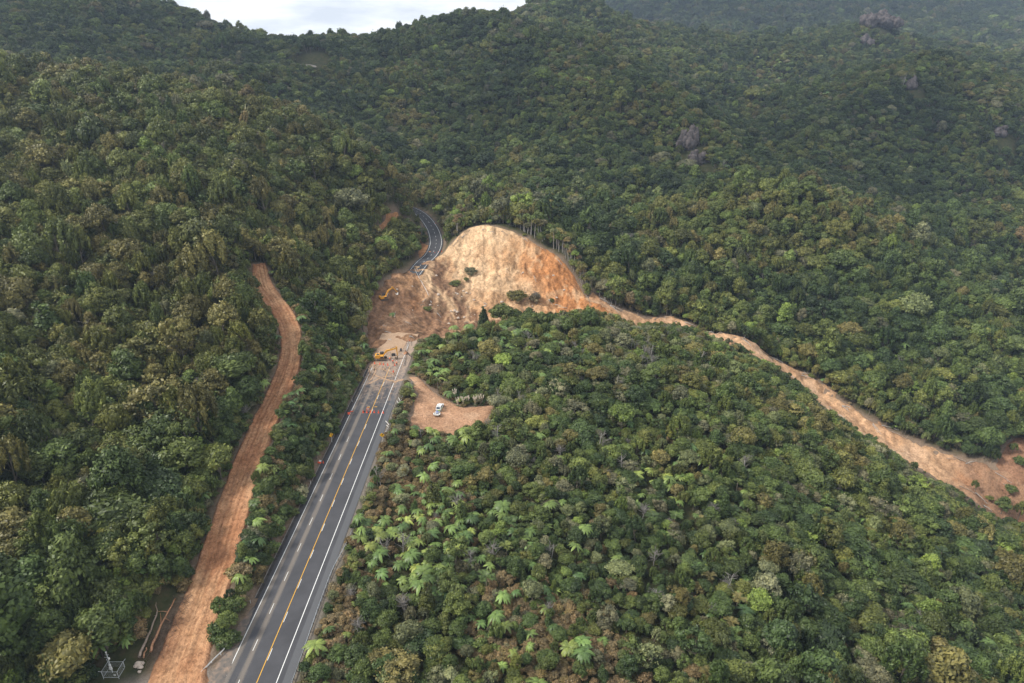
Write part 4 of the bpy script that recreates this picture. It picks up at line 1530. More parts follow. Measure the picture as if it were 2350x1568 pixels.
def trk_relief(X, Y, lat, half, lon):
    f = fbm(X.ravel() / 2.3, Y.ravel() / 2.3, 91, 4).reshape(X.shape) * 0.22
    rut = 0.0
    for c_ in (-1.55, 0.25, 1.15, 2.2):
        w_ = c_ + np.sin(lon / 17 + c_) * 0.4
        rut = rut - 0.17 * np.exp(-((lat - w_) / 0.28) ** 2)
    ed = smooth(0.72, 1.0, np.abs(lat) / half)
    berm = 0.35 * smooth(0.62, 0.8, np.abs(lat) / half) * (0.5 + fbm(X.ravel() / 3, Y.ravel() / 3, 92, 3).reshape(X.shape))
    return f + rut + berm - 1.1 * ed ** 2 + 0.12


def trk_col(X, Y, lat, half, lon):
    x, y = X.ravel(), Y.ravel()
    sh = X.shape
    st = fbm((lat / 0.55 + fbm(x / 9, y / 9, 94, 2).reshape(sh) * 1.3).ravel(), (lon / 16).ravel(), 93, 4).reshape(sh)
    pat = fbm(x / 6, y / 9, 95, 3).reshape(sh)
    a, b_ = np.array((0.40, 0.192, 0.098)), np.array((0.54, 0.315, 0.175))
    k = np.clip(0.45 + 0.9 * pat + 0.5 * st, 0, 1)[..., None]
    c = a * (1 - k) + b_ * k
    c = c * (1 + 0.16 * st)[..., None]
    for c_ in (-1.55, 0.25, 1.15, 2.2):
        g_ = np.exp(-((lat - (c_ + np.sin(lon / 17 + c_) * 0.4)) / 0.24) ** 2) * (0.6 + 0.5 * pat)
        c = c * (1 - 0.30 * np.clip(g_, 0, 1))[..., None]
    clod = np.clip((fbm(x / 0.9, y / 0.9, 96, 3).reshape(sh) - 0.15) * 3, 0, 1)[..., None]
    c = c * (1 - 0.25 * clod)
    e = smooth(0.6, 0.95, np.abs(lat) / half + 0.18 * fbm(x / 1.8, y / 1.8, 97, 3).reshape(sh))[..., None] * 0.6
    return c * (1 - e) + np.array((0.27, 0.15, 0.09)) * e


me = ribbon('clay_track', TF[:, :3], TF[:, 3] + 1.0, 46, 0.0, [M['clay']], trk_relief, trk_col)
tag(link('clay_track', me), kind='structure')

# ------------------------------------------------------------------ the road
XY = (X_YEL, X_LEFT, X_RIGHT)
ROAD_W = float(X_RIGHT(150) - X_LEFT(150))
YEL = float(X_YEL(150) - X_LEFT(150))
DASH = 0.46 * YEL
print('road', ROAD_W, YEL, flush=True)

m, nt, b = mat('asphalt')
lat, lon = attr(nt, 'lat'), attr(nt, 'lon')
oc = objco(nt)
n1 = noise(nt, oc, 9.0, 6, 0.7)
n2 = noise(nt, oc, 0.16, 4, 0.6)
base = ramp(nt, n1, [(0.3, (0.046, 0.046, 0.051)), (0.7, (0.076, 0.076, 0.083))])
base = mixc(nt, 0.7, base, ramp(nt, n2, [(0.35, (0.8, 0.8, 0.8)), (0.65, (1.2, 1.2, 1.2))]), 'MULTIPLY')
# chip-seal shoulder on the right, paler
cmb = nt.nodes.new('ShaderNodeCombineXYZ')
L(nt, math_(nt, 'MULTIPLY', lat, 2.2), cmb.inputs[0])
L(nt, math_(nt, 'MULTIPLY', lon, 0.10), cmb.inputs[1])
stretch_n = noise(nt, cmb.outputs[0], 1.0, 6, 0.65)
sm = nt.nodes.new('ShaderNodeMapRange')
sm.interpolation_type = 'SMOOTHSTEP'
L(nt, math_(nt, 'ADD', lat, math_(nt, 'MULTIPLY', math_(nt, 'SUBTRACT', stretch_n, 0.5), 0.35)), sm.inputs['Value'])
sm.inputs['From Min'].default_value = ROAD_W + 1.05
sm.inputs['From Max'].default_value = ROAD_W + 1.30
shoulder = ramp(nt, n1, [(0.3, (0.075, 0.077, 0.083)), (0.7, (0.13, 0.132, 0.138))])
base = mixc(nt, math_(nt, 'MULTIPLY', sm.outputs[0], 0.85), base, shoulder)


def band(c_, w_):
    """1 at lat = c, fading over w"""
    q = math_(nt, 'DIVIDE', math_(nt, 'ABSOLUTE', math_(nt, 'SUBTRACT', lat, c_)), w_)
    return math_(nt, 'SUBTRACT', 1.0, math_(nt, 'POWER', q, 2.0), True)


# dust and small gravel tracked along the passing lane
dust_n = noise(nt, oc, 3.2, 8, 0.8)
dm = math_(nt, 'ADD', math_(nt, 'MULTIPLY', band(DASH + 0.15, 0.85), 1.0), math_(nt, 'MULTIPLY', band(0.45, 0.75), 0.85))
dm = math_(nt, 'ADD', dm, math_(nt, 'MULTIPLY', band(1.3, 2.2), 0.25))
thr = math_(nt, 'ADD', math_(nt, 'MULTIPLY', dm, 0.40), math_(nt, 'ADD', math_(nt, 'MULTIPLY', dust_n, 0.55), math_(nt, 'MULTIPLY', stretch_n, 0.45)))
dmask = ramp(nt, thr, [(0.62, (0, 0, 0)), (0.90, (1, 1, 1))])
base = mixc(nt, math_(nt, 'MULTIPLY', dmask, 0.62), base, (0.22, 0.185, 0.15))
# clay tracked from the slip: pale with the distance to it
far_ = nt.nodes.new('ShaderNodeMapRange')
L(nt, lon, far_.inputs['Value'])
far_.inputs['From Min'].default_value = 168 - 40
far_.inputs['From Max'].default_value = 246 - 40
ct = math_(nt, 'ADD', math_(nt, 'MULTIPLY', far_.outputs[0], 0.42), math_(nt, 'ADD', math_(nt, 'MULTIPLY', noise(nt, oc, 0.42, 6, 0.62, dist=1.2), 0.5), math_(nt, 'MULTIPLY', stretch_n, 0.28)))
base = mixc(nt, math_(nt, 'MULTIPLY', ramp(nt, ct, [(0.60, (0, 0, 0)), (0.82, (1, 1, 1))]), 0.8), base, (0.40, 0.29, 0.21))
L(nt, base, b.inputs['Base Color'])
b.inputs['Roughness'].default_value = 0.82
b.inputs['Specular IOR Level'].default_value = 0.3
bump(nt, b, n1, 0.25, 0.03)
M['asphalt'] = m
M['white_paint'] = simple('white_road_paint', (0.70, 0.70, 0.68), 0.6, 0, 0.18, 4.0)
M['yellow_paint'] = simple('yellow_road_paint', (0.62, 0.33, 0.03), 0.6, 0, 0.2, 4.0)
M['gutter'] = simple('dark_gutter_seal', (0.055, 0.050, 0.047), 0.9, 0, 0.4, 1.2, 0.2)
M['concrete'] = simple('weathered_concrete', (0.22, 0.20, 0.18), 0.9, 0, 0.3, 1.0, 0.2)


def strip_y(name, xa, xb, y0, y1, z, m_, step=2.0, parent=None, lat0=None):
    """a flat strip along the road between two lateral offsets from the left edge line"""
    ys = np.arange(y0, y1 + 1e-6, step) if y1 - y0 > step else np.array([y0, y1])
    us = np.linspace(xa, xb, max(2, int(abs(xb - xa) / 1.2) + 1)) if xb - xa > 1.5 else np.array([xa, xb])
    Y, U = np.meshgrid(ys, us, indexing='ij')
    X = X_LEFT(Y) + U
    me = mesh_np(name, np.column_stack([X.ravel(), Y.ravel(), np.full(X.size, z)]), grid_faces(*X.shape), [m_], None,
                 {'lat': ('POINT', 'FLOAT', U.ravel()), 'lon': ('POINT', 'FLOAT', Y.ravel() - 40)})
    return link(name, me, parent)


road = strip_y('road', -1.0, ROAD_W + 3.0, 40, ROAD_END, 0.0, M['asphalt'])
tag(road, kind='structure')
LW = 0.085
strip_y('edge_line', -LW, LW, 93.5, 262, 0.006, M['white_paint'], 4, road)
for y0 in np.arange(62, 92, 6.2):
    strip_y('edge_line', -LW, LW, y0, y0 + 3.4, 0.006, M['white_paint'], 4, road)
strip_y('edge_line', ROAD_W - LW, ROAD_W + LW, 60, 262, 0.006, M['white_paint'], 4, road)
strip_y('no_passing_line', YEL - LW, YEL + LW, 60, 236, 0.006, M['yellow_paint'], 4, road)
for k in range(18):
    yy = 63.4 + 10 * k
    if yy < 184:
        strip_y('lane_dash', DASH - 0.055, DASH + 0.055, yy, yy + 3, 0.006, M['white_paint'], 4, road)
for k in range(18):
    yy = 61.0 + 10 * k
    strip_y('lane_dash', YEL + 0.20, YEL + 0.32, yy, yy + 3, 0.006, M['white_paint'], 4, road)

# dark gutter and low concrete kerb at the foot of the left bank
gut = strip_y('gutter', -1.75, -1.0, 118, ROAD_END - 8, -0.02, M['gutter'])
tag(gut, kind='structure')
kv, kf = [], []
ys = np.arange(118, ROAD_END - 6, 3.0)
for i, yy in enumerate(ys):
    xl = float(X_LEFT(yy))
    kv += [(xl - 1.75, yy, -0.05), (xl - 1.75, yy, 0.12), (xl - 1.92, yy, 0.13), (xl - 1.94, yy, -0.2)]
    if i:
        o_ = 4 * i
        for q in range(3):
            kf.append([o_ - 4 + q, o_ + q, o_ + q + 1, o_ - 3 + q])
tag(link('kerb', mesh_np('kerb', kv, kf, [M['concrete']])), kind='structure')
# gravel margin along the right
m, nt, b = mat('roadside_gravel')
oc = objco(nt)
L(nt, ramp(nt, noise(nt, oc, 4.0, 7, 0.75), [(0.3, (0.10, 0.088, 0.075)), (0.5, (0.20, 0.175, 0.15)), (0.7, (0.30, 0.265, 0.225))]), b.inputs['Base Color'])
b.inputs['Roughness'].default_value = 0.95
bump(nt, b, noise(nt, oc, 6, 5, 0.7), 0.6, 0.08)
M['gravel'] = m

# far stretch of the road, beyond the slip
FL = catmull(FAR, 16)
far_me = ribbon('far_road', FL, 4.3, 9, 0.30, [M['asphalt']])
# the same seal, clean there: shift its lateral and lengthwise readings off the dusty bands
for nm_, off_ in (('lat', 7.5), ('lon', -200.0)):
    a_ = far_me.attributes[nm_]
    v_ = np.empty(len(a_.data), np.float32)
    a_.data.foreach_get('value', v_)
    a_.data.foreach_set('value', v_ * (0.6 if nm_ == 'lat' else 1) + off_)
far_road = link('far_road', far_me)
tag(far_road, kind='structure')


def off_line(Lp, off, dz):
    d = np.gradient(Lp[:, :2], axis=0)
    nn = np.column_stack([-d[:, 1], d[:, 0]]) / np.linalg.norm(d, axis=1)[:, None]
    return np.column_stack([Lp[:, 0] + nn[:, 0] * off, Lp[:, 1] + nn[:, 1] * off, Lp[:, 2] + dz])


for off in (-3.4, 3.4):
    link('edge_line', ribbon('edge_line', off_line(FL, off, 0), 0.10, 2, 0.31, [M['white_paint']]), far_road)
cl_ = off_line(FL, -0.2, 0)
for i in range(6, len(cl_) - 3, 6):
    link('lane_dash', ribbon('lane_dash', cl_[i:i + 3], 0.08, 2, 0.31, [M['white_paint']]), far_road)

# tarred apron where the clay track meets the road
_ap = [at_z(px, py, 0)[:2] for px, py in [(585, 1395), (548, 1435), (528, 1466), (512, 1492), (490, 1515), (456, 1548), (420, 1580), (370, 1640), (480, 1640), (520, 1545), (560, 1460)]]
_c = np.mean(_ap, 0)
m2, nt, b = mat('worn_apron')
oc = objco(nt)
L(nt, ramp(nt, noise(nt, oc, 0.55, 7, 0.7, dist=0.8), [(0.32, (0.085, 0.080, 0.078)), (0.5, (0.15, 0.125, 0.105)), (0.68, (0.30, 0.205, 0.145))]), b.inputs['Base Color'])
b.inputs['Roughness'].default_value = 0.95
bump(nt, b, noise(nt, oc, 5, 6, 0.7), 0.5, 0.06)
M['apron'] = m2
_xs, _ys = np.arange(-80, -20, 0.5), np.arange(55, 130, 0.5)
_Y, _X = np.meshgrid(_ys, _xs, indexing='ij')
_s = sdf(_X, _Y, np.array(_ap)) + fbm(_X.ravel() / 3, _Y.ravel() / 3, 161, 3) * 0.7
_z = np.where(_s < 0, 0.02, 0.02 - 0.5 * smooth(0, 2.0, _s))
_F = grid_faces(*_X.shape)
_F = _F[(_s[_F] < 1.8).all(1)]
_u = np.unique(_F)
_re = np.full(_X.size, -1)
_re[_u] = np.arange(len(_u))
tag(link('gravel_apron', mesh_np('gravel_apron', np.column_stack([_X.ravel(), _Y.ravel(), _z])[_u], _re[_F], [M['apron']], None, None, True)), kind='structure')

# ------------------------------------------------------------------ haze
m = bpy.data.materials.new('haze')
m.use_nodes = True
m.node_tree.nodes.clear()
pv = N(m.node_tree, 'ShaderNodeVolumePrincipled', 0, 0)
pv.inputs['Color'].default_value = (0.60, 0.76, 1.0, 1)
pv.inputs['Density'].default_value = 0.00011
pv.inputs['Anisotropy'].default_value = 0.2
mo = N(m.node_tree, 'ShaderNodeOutputMaterial', 300, 0)
L(m.node_tree, pv.outputs[0], mo.inputs['Volume'])
M['haze'] = m
zt, zb = float(GZ.max()) + 25, float(GZ.min()) - 1.5
hx, hy0, hy1 = 4000.0, -60.0, 3400.0
hv = [(sx * hx, yy, zz_) for zz_ in (zb, zt) for yy in (hy0, hy1) for sx in (-1, 1)]
hf = [[0, 2, 3, 1], [4, 5, 7, 6], [0, 1, 5, 4], [2, 6, 7, 3], [0, 4, 6, 2], [1, 3, 7, 5]]
hz = link('haze', mesh_np('haze', hv, hf, [M['haze']]))
tag(hz, kind='stuff')


# ------------------------------------------------------------------ unseen clouds, added out of view to shade the far hills
m = bpy.data.materials.new('shade_cloud')
m.use_nodes = True
nt = m.node_tree
nt.nodes.clear()
df = N(nt, 'ShaderNodeBsdfDiffuse', 0, 100)
df.inputs['Color'].default_value = (0.9, 0.9, 0.9, 1)
tr_ = N(nt, 'ShaderNodeBsdfTranslucent', 0, -100)
tr_.inputs['Color'].default_value = (0.75, 0.77, 0.8, 1)
ms_ = N(nt, 'ShaderNodeMixShader', 200, 0)
ms_.inputs[0].default_value = 0.5
mo_ = N(nt, 'ShaderNodeOutputMaterial', 400, 0)
L(nt, df.outputs[0], ms_.inputs[1])
L(nt, tr_.outputs[0], ms_.inputs[2])
thin = N(nt, 'ShaderNodeBsdfTransparent', 200, -200)
ms2 = N(nt, 'ShaderNodeMixShader', 350, 0)
ms2.inputs[0].default_value = 0.48
L(nt, ms_.outputs[0], ms2.inputs[1])
L(nt, thin.outputs[0], ms2.inputs[2])
L(nt, ms2.outputs[0], mo_.inputs['Surface'])
M['shade_cloud'] = m
_iv, _if = ico(4)
CLOUD_Z = 1150.0
for k, (tx, ty, rx_, ry_) in enumerate([(-360, 800, 300, 210), (90, 770, 210, 150), (300, 660, 190, 130), (480, 790, 210, 150), (760, 1060, 190, 130), (520, 1330, 170, 90), (760, 2150, 640, 260), (1250, 2350, 400, 260)]):
    off = CLOUD_Z / math.tan(SUN_EL)
    c_ = np.array([tx + math.sin(SUN_AZ) * off, ty + math.cos(SUN_AZ) * off, CLOUD_Z])
    n_ = fbm(_iv[:, 0] * 1.8 + k * 9, _iv[:, 1] * 1.8 + _iv[:, 2] * 1.3, 300 + k, 4)
    v = _iv * (1 + 0.55 * n_)[:, None] * np.array([rx_, ry_, 60 + 0.12 * rx_])
    v[:, 2] = np.where(v[:, 2] < 0, v[:, 2] * 0.35, v[:, 2])
    o = link('shade_cloud', mesh_np('shade_cloud', v + np.array([0, 0, 0]), _if, [M['shade_cloud']], None, None, True), None, tuple(c_))
    tag(o, kind='structure')

# ------------------------------------------------------------------ small builders
class MB:
    """collects shapes into one mesh"""

    def __init__(s):
        s.bm = bmesh.new()

    def box(s, c, size, rot=None, bevel=0.0):
        r = bmesh.ops.create_cube(s.bm, size=1.0)
        vs_ = r['verts']
        mtx = Matrix.Translation(c) @ (rot.to_4x4() if rot is not None else Matrix.Identity(4)) @ Matrix.Diagonal((*size, 1))
        bmesh.ops.transform(s.bm, matrix=mtx, verts=vs_)
        if bevel:
            ed = list({e for v in vs_ for e in v.link_edges})
            bmesh.ops.bevel(s.bm, geom=ed, offset=bevel, segments=2, affect='EDGES', profile=0.5)
        return s

    def cyl(s, p0, p1, r0, r1=None, seg=12, caps=True):
        p0, p1 = Vector(p0), Vector(p1)
        r1 = r0 if r1 is None else r1
        d = p1 - p0
        r = bmesh.ops.create_cone(s.bm, cap_ends=caps, segments=seg, radius1=r0, radius2=max(r1, 1e-4), depth=d.length)
        q = d.to_track_quat('Z', 'Y').to_matrix().to_4x4()
        bmesh.ops.transform(s.bm, matrix=Matrix.Translation((p0 + p1) / 2) @ q, verts=r['verts'])
        return s

    def ball(s, c, r, scale=(1, 1, 1), seg=10):
        q = bmesh.ops.create_uvsphere(s.bm, u_segments=seg, v_segments=max(6, seg // 2 + 1), radius=r)
        bmesh.ops.transform(s.bm, matrix=Matrix.Translation(c) @ Matrix.Diagonal((*scale, 1)), verts=q['verts'])
        return s

    def prism(s, prof, axis, a, b, bevel=0.0):
        """extrude a 2-D outline; axis 'x': outline in (y, z)"""
        def P(p, t):
            return {'x': (t, p[0], p[1]), 'y': (p[0], t, p[1]), 'z': (p[0], p[1], t)}[axis]
        v0 = [s.bm.verts.new(P(p, a)) for p in prof]
        v1 = [s.bm.verts.new(P(p, b)) for p in prof]
        n = len(prof)
        fs = [s.bm.faces.new(v0[::-1]), s.bm.faces.new(v1)]
        for i in range(n):
            fs.append(s.bm.faces.new([v0[i], v0[(i + 1) % n], v1[(i + 1) % n], v1[i]]))
        bmesh.ops.recalc_face_normals(s.bm, faces=fs)
        if bevel:
            ed = list({e for f in fs for e in f.edges})
            bmesh.ops.bevel(s.bm, geom=ed, offset=bevel, segments=2, affect='EDGES', profile=0.5)
        return s

    def sweep(s, P, prof):
        """sweep an open outline (side, up) along points"""
        P = [Vector(p) for p in P]
        rows = []
        for i, p in enumerate(P):
            d = (P[min(i + 1, len(P) - 1)] - P[max(i - 1, 0)]).normalized()
            side = d.cross(Vector((0, 0, 1))).normalized()
            up = side.cross(d)
            rows.append([s.bm.verts.new(p + side * a + up * b_) for a, b_ in prof])
        for i in range(len(P) - 1):
            for k in range(len(prof) - 1):
                s.bm.faces.new([rows[i][k], rows[i + 1][k], rows[i + 1][k + 1], rows[i][k + 1]])
        return s

    def build(s, name, m_, parent=None, loc=None, smooth_=False):
        me = bpy.data.meshes.new(name)
        s.bm.to_mesh(me)
        s.bm.free()
        me.materials.append(m_)
        if smooth_:
            me.polygons.foreach_set('use_smooth', [True] * len(me.polygons))
        return link(name, me, parent, loc)


def copy_tree(o, parent=None):
    c_ = o.copy()
    C.objects.link(c_)
    c_.parent = parent
    for ch in list(o.children):
        copy_tree(ch, c_)
    return c_


def ground(px, py):
    """the surface that a pixel of the photo sees: slip mesh heights included"""
    p = hit(px, py)
    return p


def on_slip(x, y):
    d = (SLIP_V[:, 0] - x) ** 2 + (SLIP_V[:, 1] - y) ** 2
    return float(SLIP_V[int(d.argmin()), 2])


def on_chan(x, y):
    d = (CHAN_V[:, 0] - x) ** 2 + (CHAN_V[:, 1] - y) ** 2
    return float(CHAN_V[int(d.argmin()), 2])


M['galv'] = simple('galvanised_steel', (0.60, 0.63, 0.65), 0.5, 0.1, 0.15, 2.0)
M['post'] = simple('timber_post', (0.20, 0.18, 0.155), 0.9, 0, 0.3, 3.0)
M['white'] = simple('white_paint', (0.72, 0.72, 0.70), 0.45, 0, 0.08, 2.0)
M['offwhite'] = simple('dirty_white_paint', (0.55, 0.53, 0.50), 0.6, 0, 0.25, 2.0)
M['sign_yellow'] = simple('sign_yellow', (0.80, 0.42, 0.01), 0.5, 0, 0.08, 1.0)
M['black'] = simple('black_rubber', (0.018, 0.018, 0.019), 0.7, 0, 0.3, 3.0)
M['orange'] = simple('cone_orange', (0.80, 0.10, 0.028), 0.55, 0, 0.12, 2.0)
M['reflective'] = simple('reflective_collar', (0.78, 0.76, 0.74), 0.4, 0, 0.08, 2.0)
M['digger'] = simple('digger_yellow', (0.70, 0.34, 0.045), 0.45, 0, 0.15, 1.2)
M['dgrey'] = simple('dark_machine_grey', (0.055, 0.055, 0.06), 0.6, 0, 0.3, 2.0)
M['mud_steel'] = simple('muddy_track_steel', (0.16, 0.115, 0.08), 0.85, 0, 0.45, 2.5)
M['glass'] = simple('dark_glass', (0.03, 0.045, 0.07), 0.08, 0, 0.1, 1.0, 0.6)
M['skin'] = simple('skin', (0.42, 0.25, 0.18), 0.6, 0, 0.05, 3.0)
M['hivis'] = simple('hi_vis_orange', (0.86, 0.22, 0.045), 0.6, 0, 0.1, 6.0)
M['pinkvis'] = simple('hi_vis_red_orange', (0.82, 0.17, 0.09), 0.6, 0, 0.1, 6.0)
M['trouser'] = simple('dark_trousers', (0.032, 0.038, 0.055), 0.85, 0, 0.2, 5.0)
M['lime'] = simple('lime_marking', (0.36, 0.60, 0.06), 0.5, 0, 0.1, 2.0)
M['blue'] = simple('blue_tank', (0.12, 0.17, 0.36), 0.5, 0, 0.2, 2.0)
M['red'] = simple('tail_light_red', (0.45, 0.02, 0.02), 0.3, 0, 0.05, 2.0)
M['boulder'] = simple('pale_boulder', (0.50, 0.42, 0.35), 0.95, 0, 0.25, 1.5, 0.1)
M['rock'] = simple('grey_cliff_rock', (0.115, 0.098, 0.094), 0.95, 0, 0.6, 0.3, 0.1)
M['log'] = simple('stripped_log', (0.30, 0.235, 0.185), 0.9, 0, 0.35, 2.0, 0.1)
M['redlog'] = simple('fresh_orange_timber', (0.40, 0.215, 0.125), 0.9, 0, 0.35, 2.0, 0.1)
M['plume'] = simple('pale_plume', (0.62, 0.54, 0.45), 0.95, 0, 0.15, 4.0, 0.05)
M['toetoe'] = simple('arching_grass_blades', (0.17, 0.20, 0.095), 0.8, 0, 0.3, 3.0, 0.1)
M['brush'] = simple('dead_brush', (0.15, 0.105, 0.075), 0.95, 0, 0.45, 1.2, 0.05)

WBEAM = [(0.0, -0.16), (0.045, -0.13), (0.045, -0.06), (0.0, -0.02), (0.0, 0.02), (0.045, 0.06), (0.045, 0.13), (0.0, 0.16)]


def guardrail(name, pts, label, cat, mrail, mpost, gap=2.0, h=0.62, posts=True, group=None):
    """pts: the foot line (x, y, z)"""
    P = catmull(np.array(pts, float), 6) if len(pts) > 2 else np.array([np.array(pts[0]) * (1 - t) + np.array(pts[1]) * t for t in np.linspace(0, 1, 8)])
    root = empty(name, tuple(P[0]))
    Q = P - P[0]
    MB().sweep([(*q[:2], q[2] + h) for q in Q], WBEAM).build('rail', mrail, root)
    if posts:
        acc = 0.0
        nxt = 0.3
        first = None
        for i in range(len(Q) - 1):
            d = np.linalg.norm(Q[i + 1] - Q[i])
            while nxt <= acc + d:
                t = (nxt - acc) / d
                p = Q[i] * (1 - t) + Q[i + 1] * t
                if first is None:
                    first = MB().box((0.09, 0, h / 2 - 0.1), (0.12, 0.15, h + 0.35), None, 0.01).build('post', mpost, root, tuple(p))
                else:
                    o = first.copy()
                    C.objects.link(o)
                    o.parent = root
                    o.location = tuple(p)
                nxt += gap
            acc += d
    tag(root, label, cat, group)
    return root


def fz(p, z=0.0):
    x_, y_, _ = at_z(p[0], p[1], z)
    return (x_, y_, z)


def rail_px(pts, ground_z=0.0, h=0.62):
    """foot line of a rail from pixels read on the rail itself"""
    out = []
    for px, py in pts:
        x_, y_, _ = at_z(px, py, ground_z + h)
        out.append((x_, y_, ground_z))
    return out


guardrail('guardrail', rail_px([(664, 1580), (700, 1480), (731, 1390), (762, 1308), (790, 1255), (812, 1210), (834, 1172)], -0.15), 'long galvanised guardrail on the verge beside the nearest stretch of road', 'guardrail', M['galv'], M['post'])
guardrail('guardrail', rail_px([(926, 838), (931.5, 810), (937, 781)], -0.1), 'straight guardrail beside the road where three workers stand', 'guardrail', M['galv'], M['post'])
guardrail('guardrail', rail_px([(943, 793), (942, 777)], -0.3), 'short loose rail just outside the guardrail at the slip edge', 'guardrail', M['galv'], M['post'], posts=False)
guardrail('guardrail', rail_px([(839, 829), (845.5, 819.5), (852, 809), (847, 801)], 0.0), 'short bent guardrail on the bank side of the road near the excavator', 'guardrail', M['galv'], M['post'])
guardrail('guardrail', rail_px([(901, 942), (906, 930), (911, 918.6)], -0.2), 'damaged white rail section next to crumpled posts above the clearing', 'guardrail', M['offwhite'], M['post'])
guardrail('guardrail', rail_px([(895.7, 976), (896.5, 960), (899, 948)], -0.2), 'sagging white rail between the yellow sign and the crumpled posts', 'guardrail', M['offwhite'], M['post'])
guardrail('road_barrier', rail_px([(461, 1543), (493, 1510), (516, 1487), (530, 1460)], 0.1), 'curved white barrier beside the foot of the clay track', 'barrier', M['white'], M['white'], gap=2.4)
# crumpled posts and rails thrown on the verge
for k, (a_, b_) in enumerate([((914.5, 913), (919.5, 922.3)), ((911.2, 920.7), (919.5, 935.4)), ((922, 917.4), (915.4, 925.6)), ((926.9, 905.9), (922, 914)), ((885, 966.6), (893.2, 975.6)), ((886.7, 976.4), (890.8, 979.7)), ((891, 984), (884, 993)), ((893, 979), (888, 986))]):
    A_, B_ = Vector(at_z(*a_, 0.55)), Vector(at_z(*b_, 0.35))
    mb = MB()
    mb.sweep([tuple(A_ - A_), tuple((B_ - A_) * 0.5 + Vector((0, 0, 0.12))), tuple(B_ - A_)], [(a * 1.6, b_ * 1.2) for a, b_ in WBEAM])
    o = mb.build('broken_rail', M['offwhite'], None, tuple(A_))
    tag(o, ['short twisted white rail at the head of the crumpled heap', 'long white rail lying down the verge from the crumpled heap', 'white rail crossing the middle of the crumpled heap', 'thin white rail sticking up at the far end of the heap',
            'pale rail poking into the shoulder beside the sagging rail', 'grey rail end lying below the rail that pokes out', 'lowest pale splinter of rail near the yellow sign', 'small rail offcut at the foot of the sagging rail'][k], 'broken rail', 'broken pieces of guardrail on the verge')
# fallen rail down the slip
pts = []
for px, py in [(948.4, 613.7), (958, 632), (967, 650), (979, 674), (990, 697)]:
    p = hit(px, py)
    pts.append((p[0], p[1], max(p[2], on_slip(p[0], p[1])) + 0.1))
guardrail('fallen_guardrail', pts, 'long guardrail hanging loose down the slip from the broken road edge', 'guardrail', M['galv'], M['post'], h=0.45, posts=False)

# ------------------------------------------------------------------ signs and posts


def diamond_sign(px, py, ground_z, rz, label, arrow):
    x_, y_, z_ = at_z(px, py, ground_z)
    r_ = empty('warning_sign', (x_, y_, z_), rz)
    MB().cyl((0, 0, -0.3), (0, 0, 3.15), 0.055, None, 10).build('pole', M['white'], r_)
    s_ = 0.80
    MB().prism([(0, -s_), (s_, 0), (0, s_), (-s_, 0)], 'y', -0.085, -0.06, 0.008).build('panel', M['sign_yellow'], r_, (0, 0, 2.45))
    if arrow:
        mb = MB()
        prof = [(-0.07, -0.42), (0.07, -0.42), (0.07, 0.02), (0.24, 0.20), (0.34, 0.10), (0.40, 0.46), (0.04, 0.40), (0.14, 0.30), (-0.07, 0.08)]
        mb.prism(prof, 'y', -0.092, -0.087)
        mb.build('arrow', M['black'], r_, (0, 0, 2.45))
    tag(r_, label, 'road sign')
    return r_


diamond_sign(878, 1013.5, -0.2, R(4), 'yellow diamond road sign on the outer verge below the crumpled rails', True)
diamond_sign(761.5, 1013.5, 0.4, R(52), 'yellow diamond road sign turned sideways on the bank side of the road', True)


def marker(px, py, z, label):
    x_, y_, z_ = at_z(px, py, z)
    r_ = empty('marker_post', (x_, y_, z_))
    MB().box((0, 0, 0.45), (0.12, 0.05, 1.2), None, 0.01).build('post', M['white'], r_)
    MB().box((0, -0.03, 0.88), (0.09, 0.012, 0.12)).build('reflector', M['red'], r_)
    tag(r_, label, 'marker post')


marker(713, 1110, 0.15, 'white marker post on the bank side midway up the road')
marker(842, 1117, -0.1, 'white marker post on the outer shoulder midway up the road')
marker(575, 1384, 0.1, 'white marker post at the near end of the gutter kerb')
marker(808, 922, 0.2, 'white marker post on the bank above the orange sandbags')
marker(799, 934, 0.5, 'leaning white post in the bank scrub just above the cones')

cone_p = empty('traffic_cone')
MB().box((0, 0, 0.035), (0.52, 0.52, 0.07), None, 0.015).build('base', M['orange'], cone_p)
MB().cyl((0, 0, 0.07), (0, 0, 1.05), 0.20, 0.045, 14).build('body', M['orange'], cone_p)
MB().cyl((0, 0, 0.50), (0, 0, 0.82), 0.130, 0.080, 14, False).build('collar', M['reflective'], cone_p)
CONES = [(833.5, 947.2, 'first of six cones across the road, beside a black sandbag'), (842, 947.2, 'second of six cones across the road, under the round sign'), (850.4, 946.6, 'third of six cones across the road, left of the yellow line'),
         (859, 947, 'fourth of six cones across the road, right of the yellow line'), (868.8, 947.8, 'fifth of six cones across the road, between yellow and white lines'), (879.4, 948.2, 'last of six cones across the road, on the white edge line'),
         (860, 835, 'small red cone at the bank end of the row below the excavator'), (872, 836.6, 'pale dusty cone second from the bank below the excavator'), (880, 837.4, 'cone below the excavator on a bare tar patch'), (890, 838.4, 'cone below the excavator beside the start of the yellow line'), (906, 839, 'cone standing just below the three workers'),
         (902.6, 854, 'lone cone on the road below the three workers'), (742, 1064, 'cone standing in the gutter beside the fallen roadwork sign'), (939.7, 784.5, 'cone at the slip end between two rails')]
for k, (px, py, lb) in enumerate(CONES):
    o = cone_p if k == 0 else copy_tree(cone_p)
    o.location = at_z(px, py, 0.0 if k < 12 else (-0.1 if k == 12 else -0.2))
    o.rotation_euler = (0, 0, k * 0.7)
    tag(o, 'orange ' + lb.replace('small red cone', 'small cone') if not lb.startswith('pale') else lb, 'traffic cone', 'orange traffic cones')
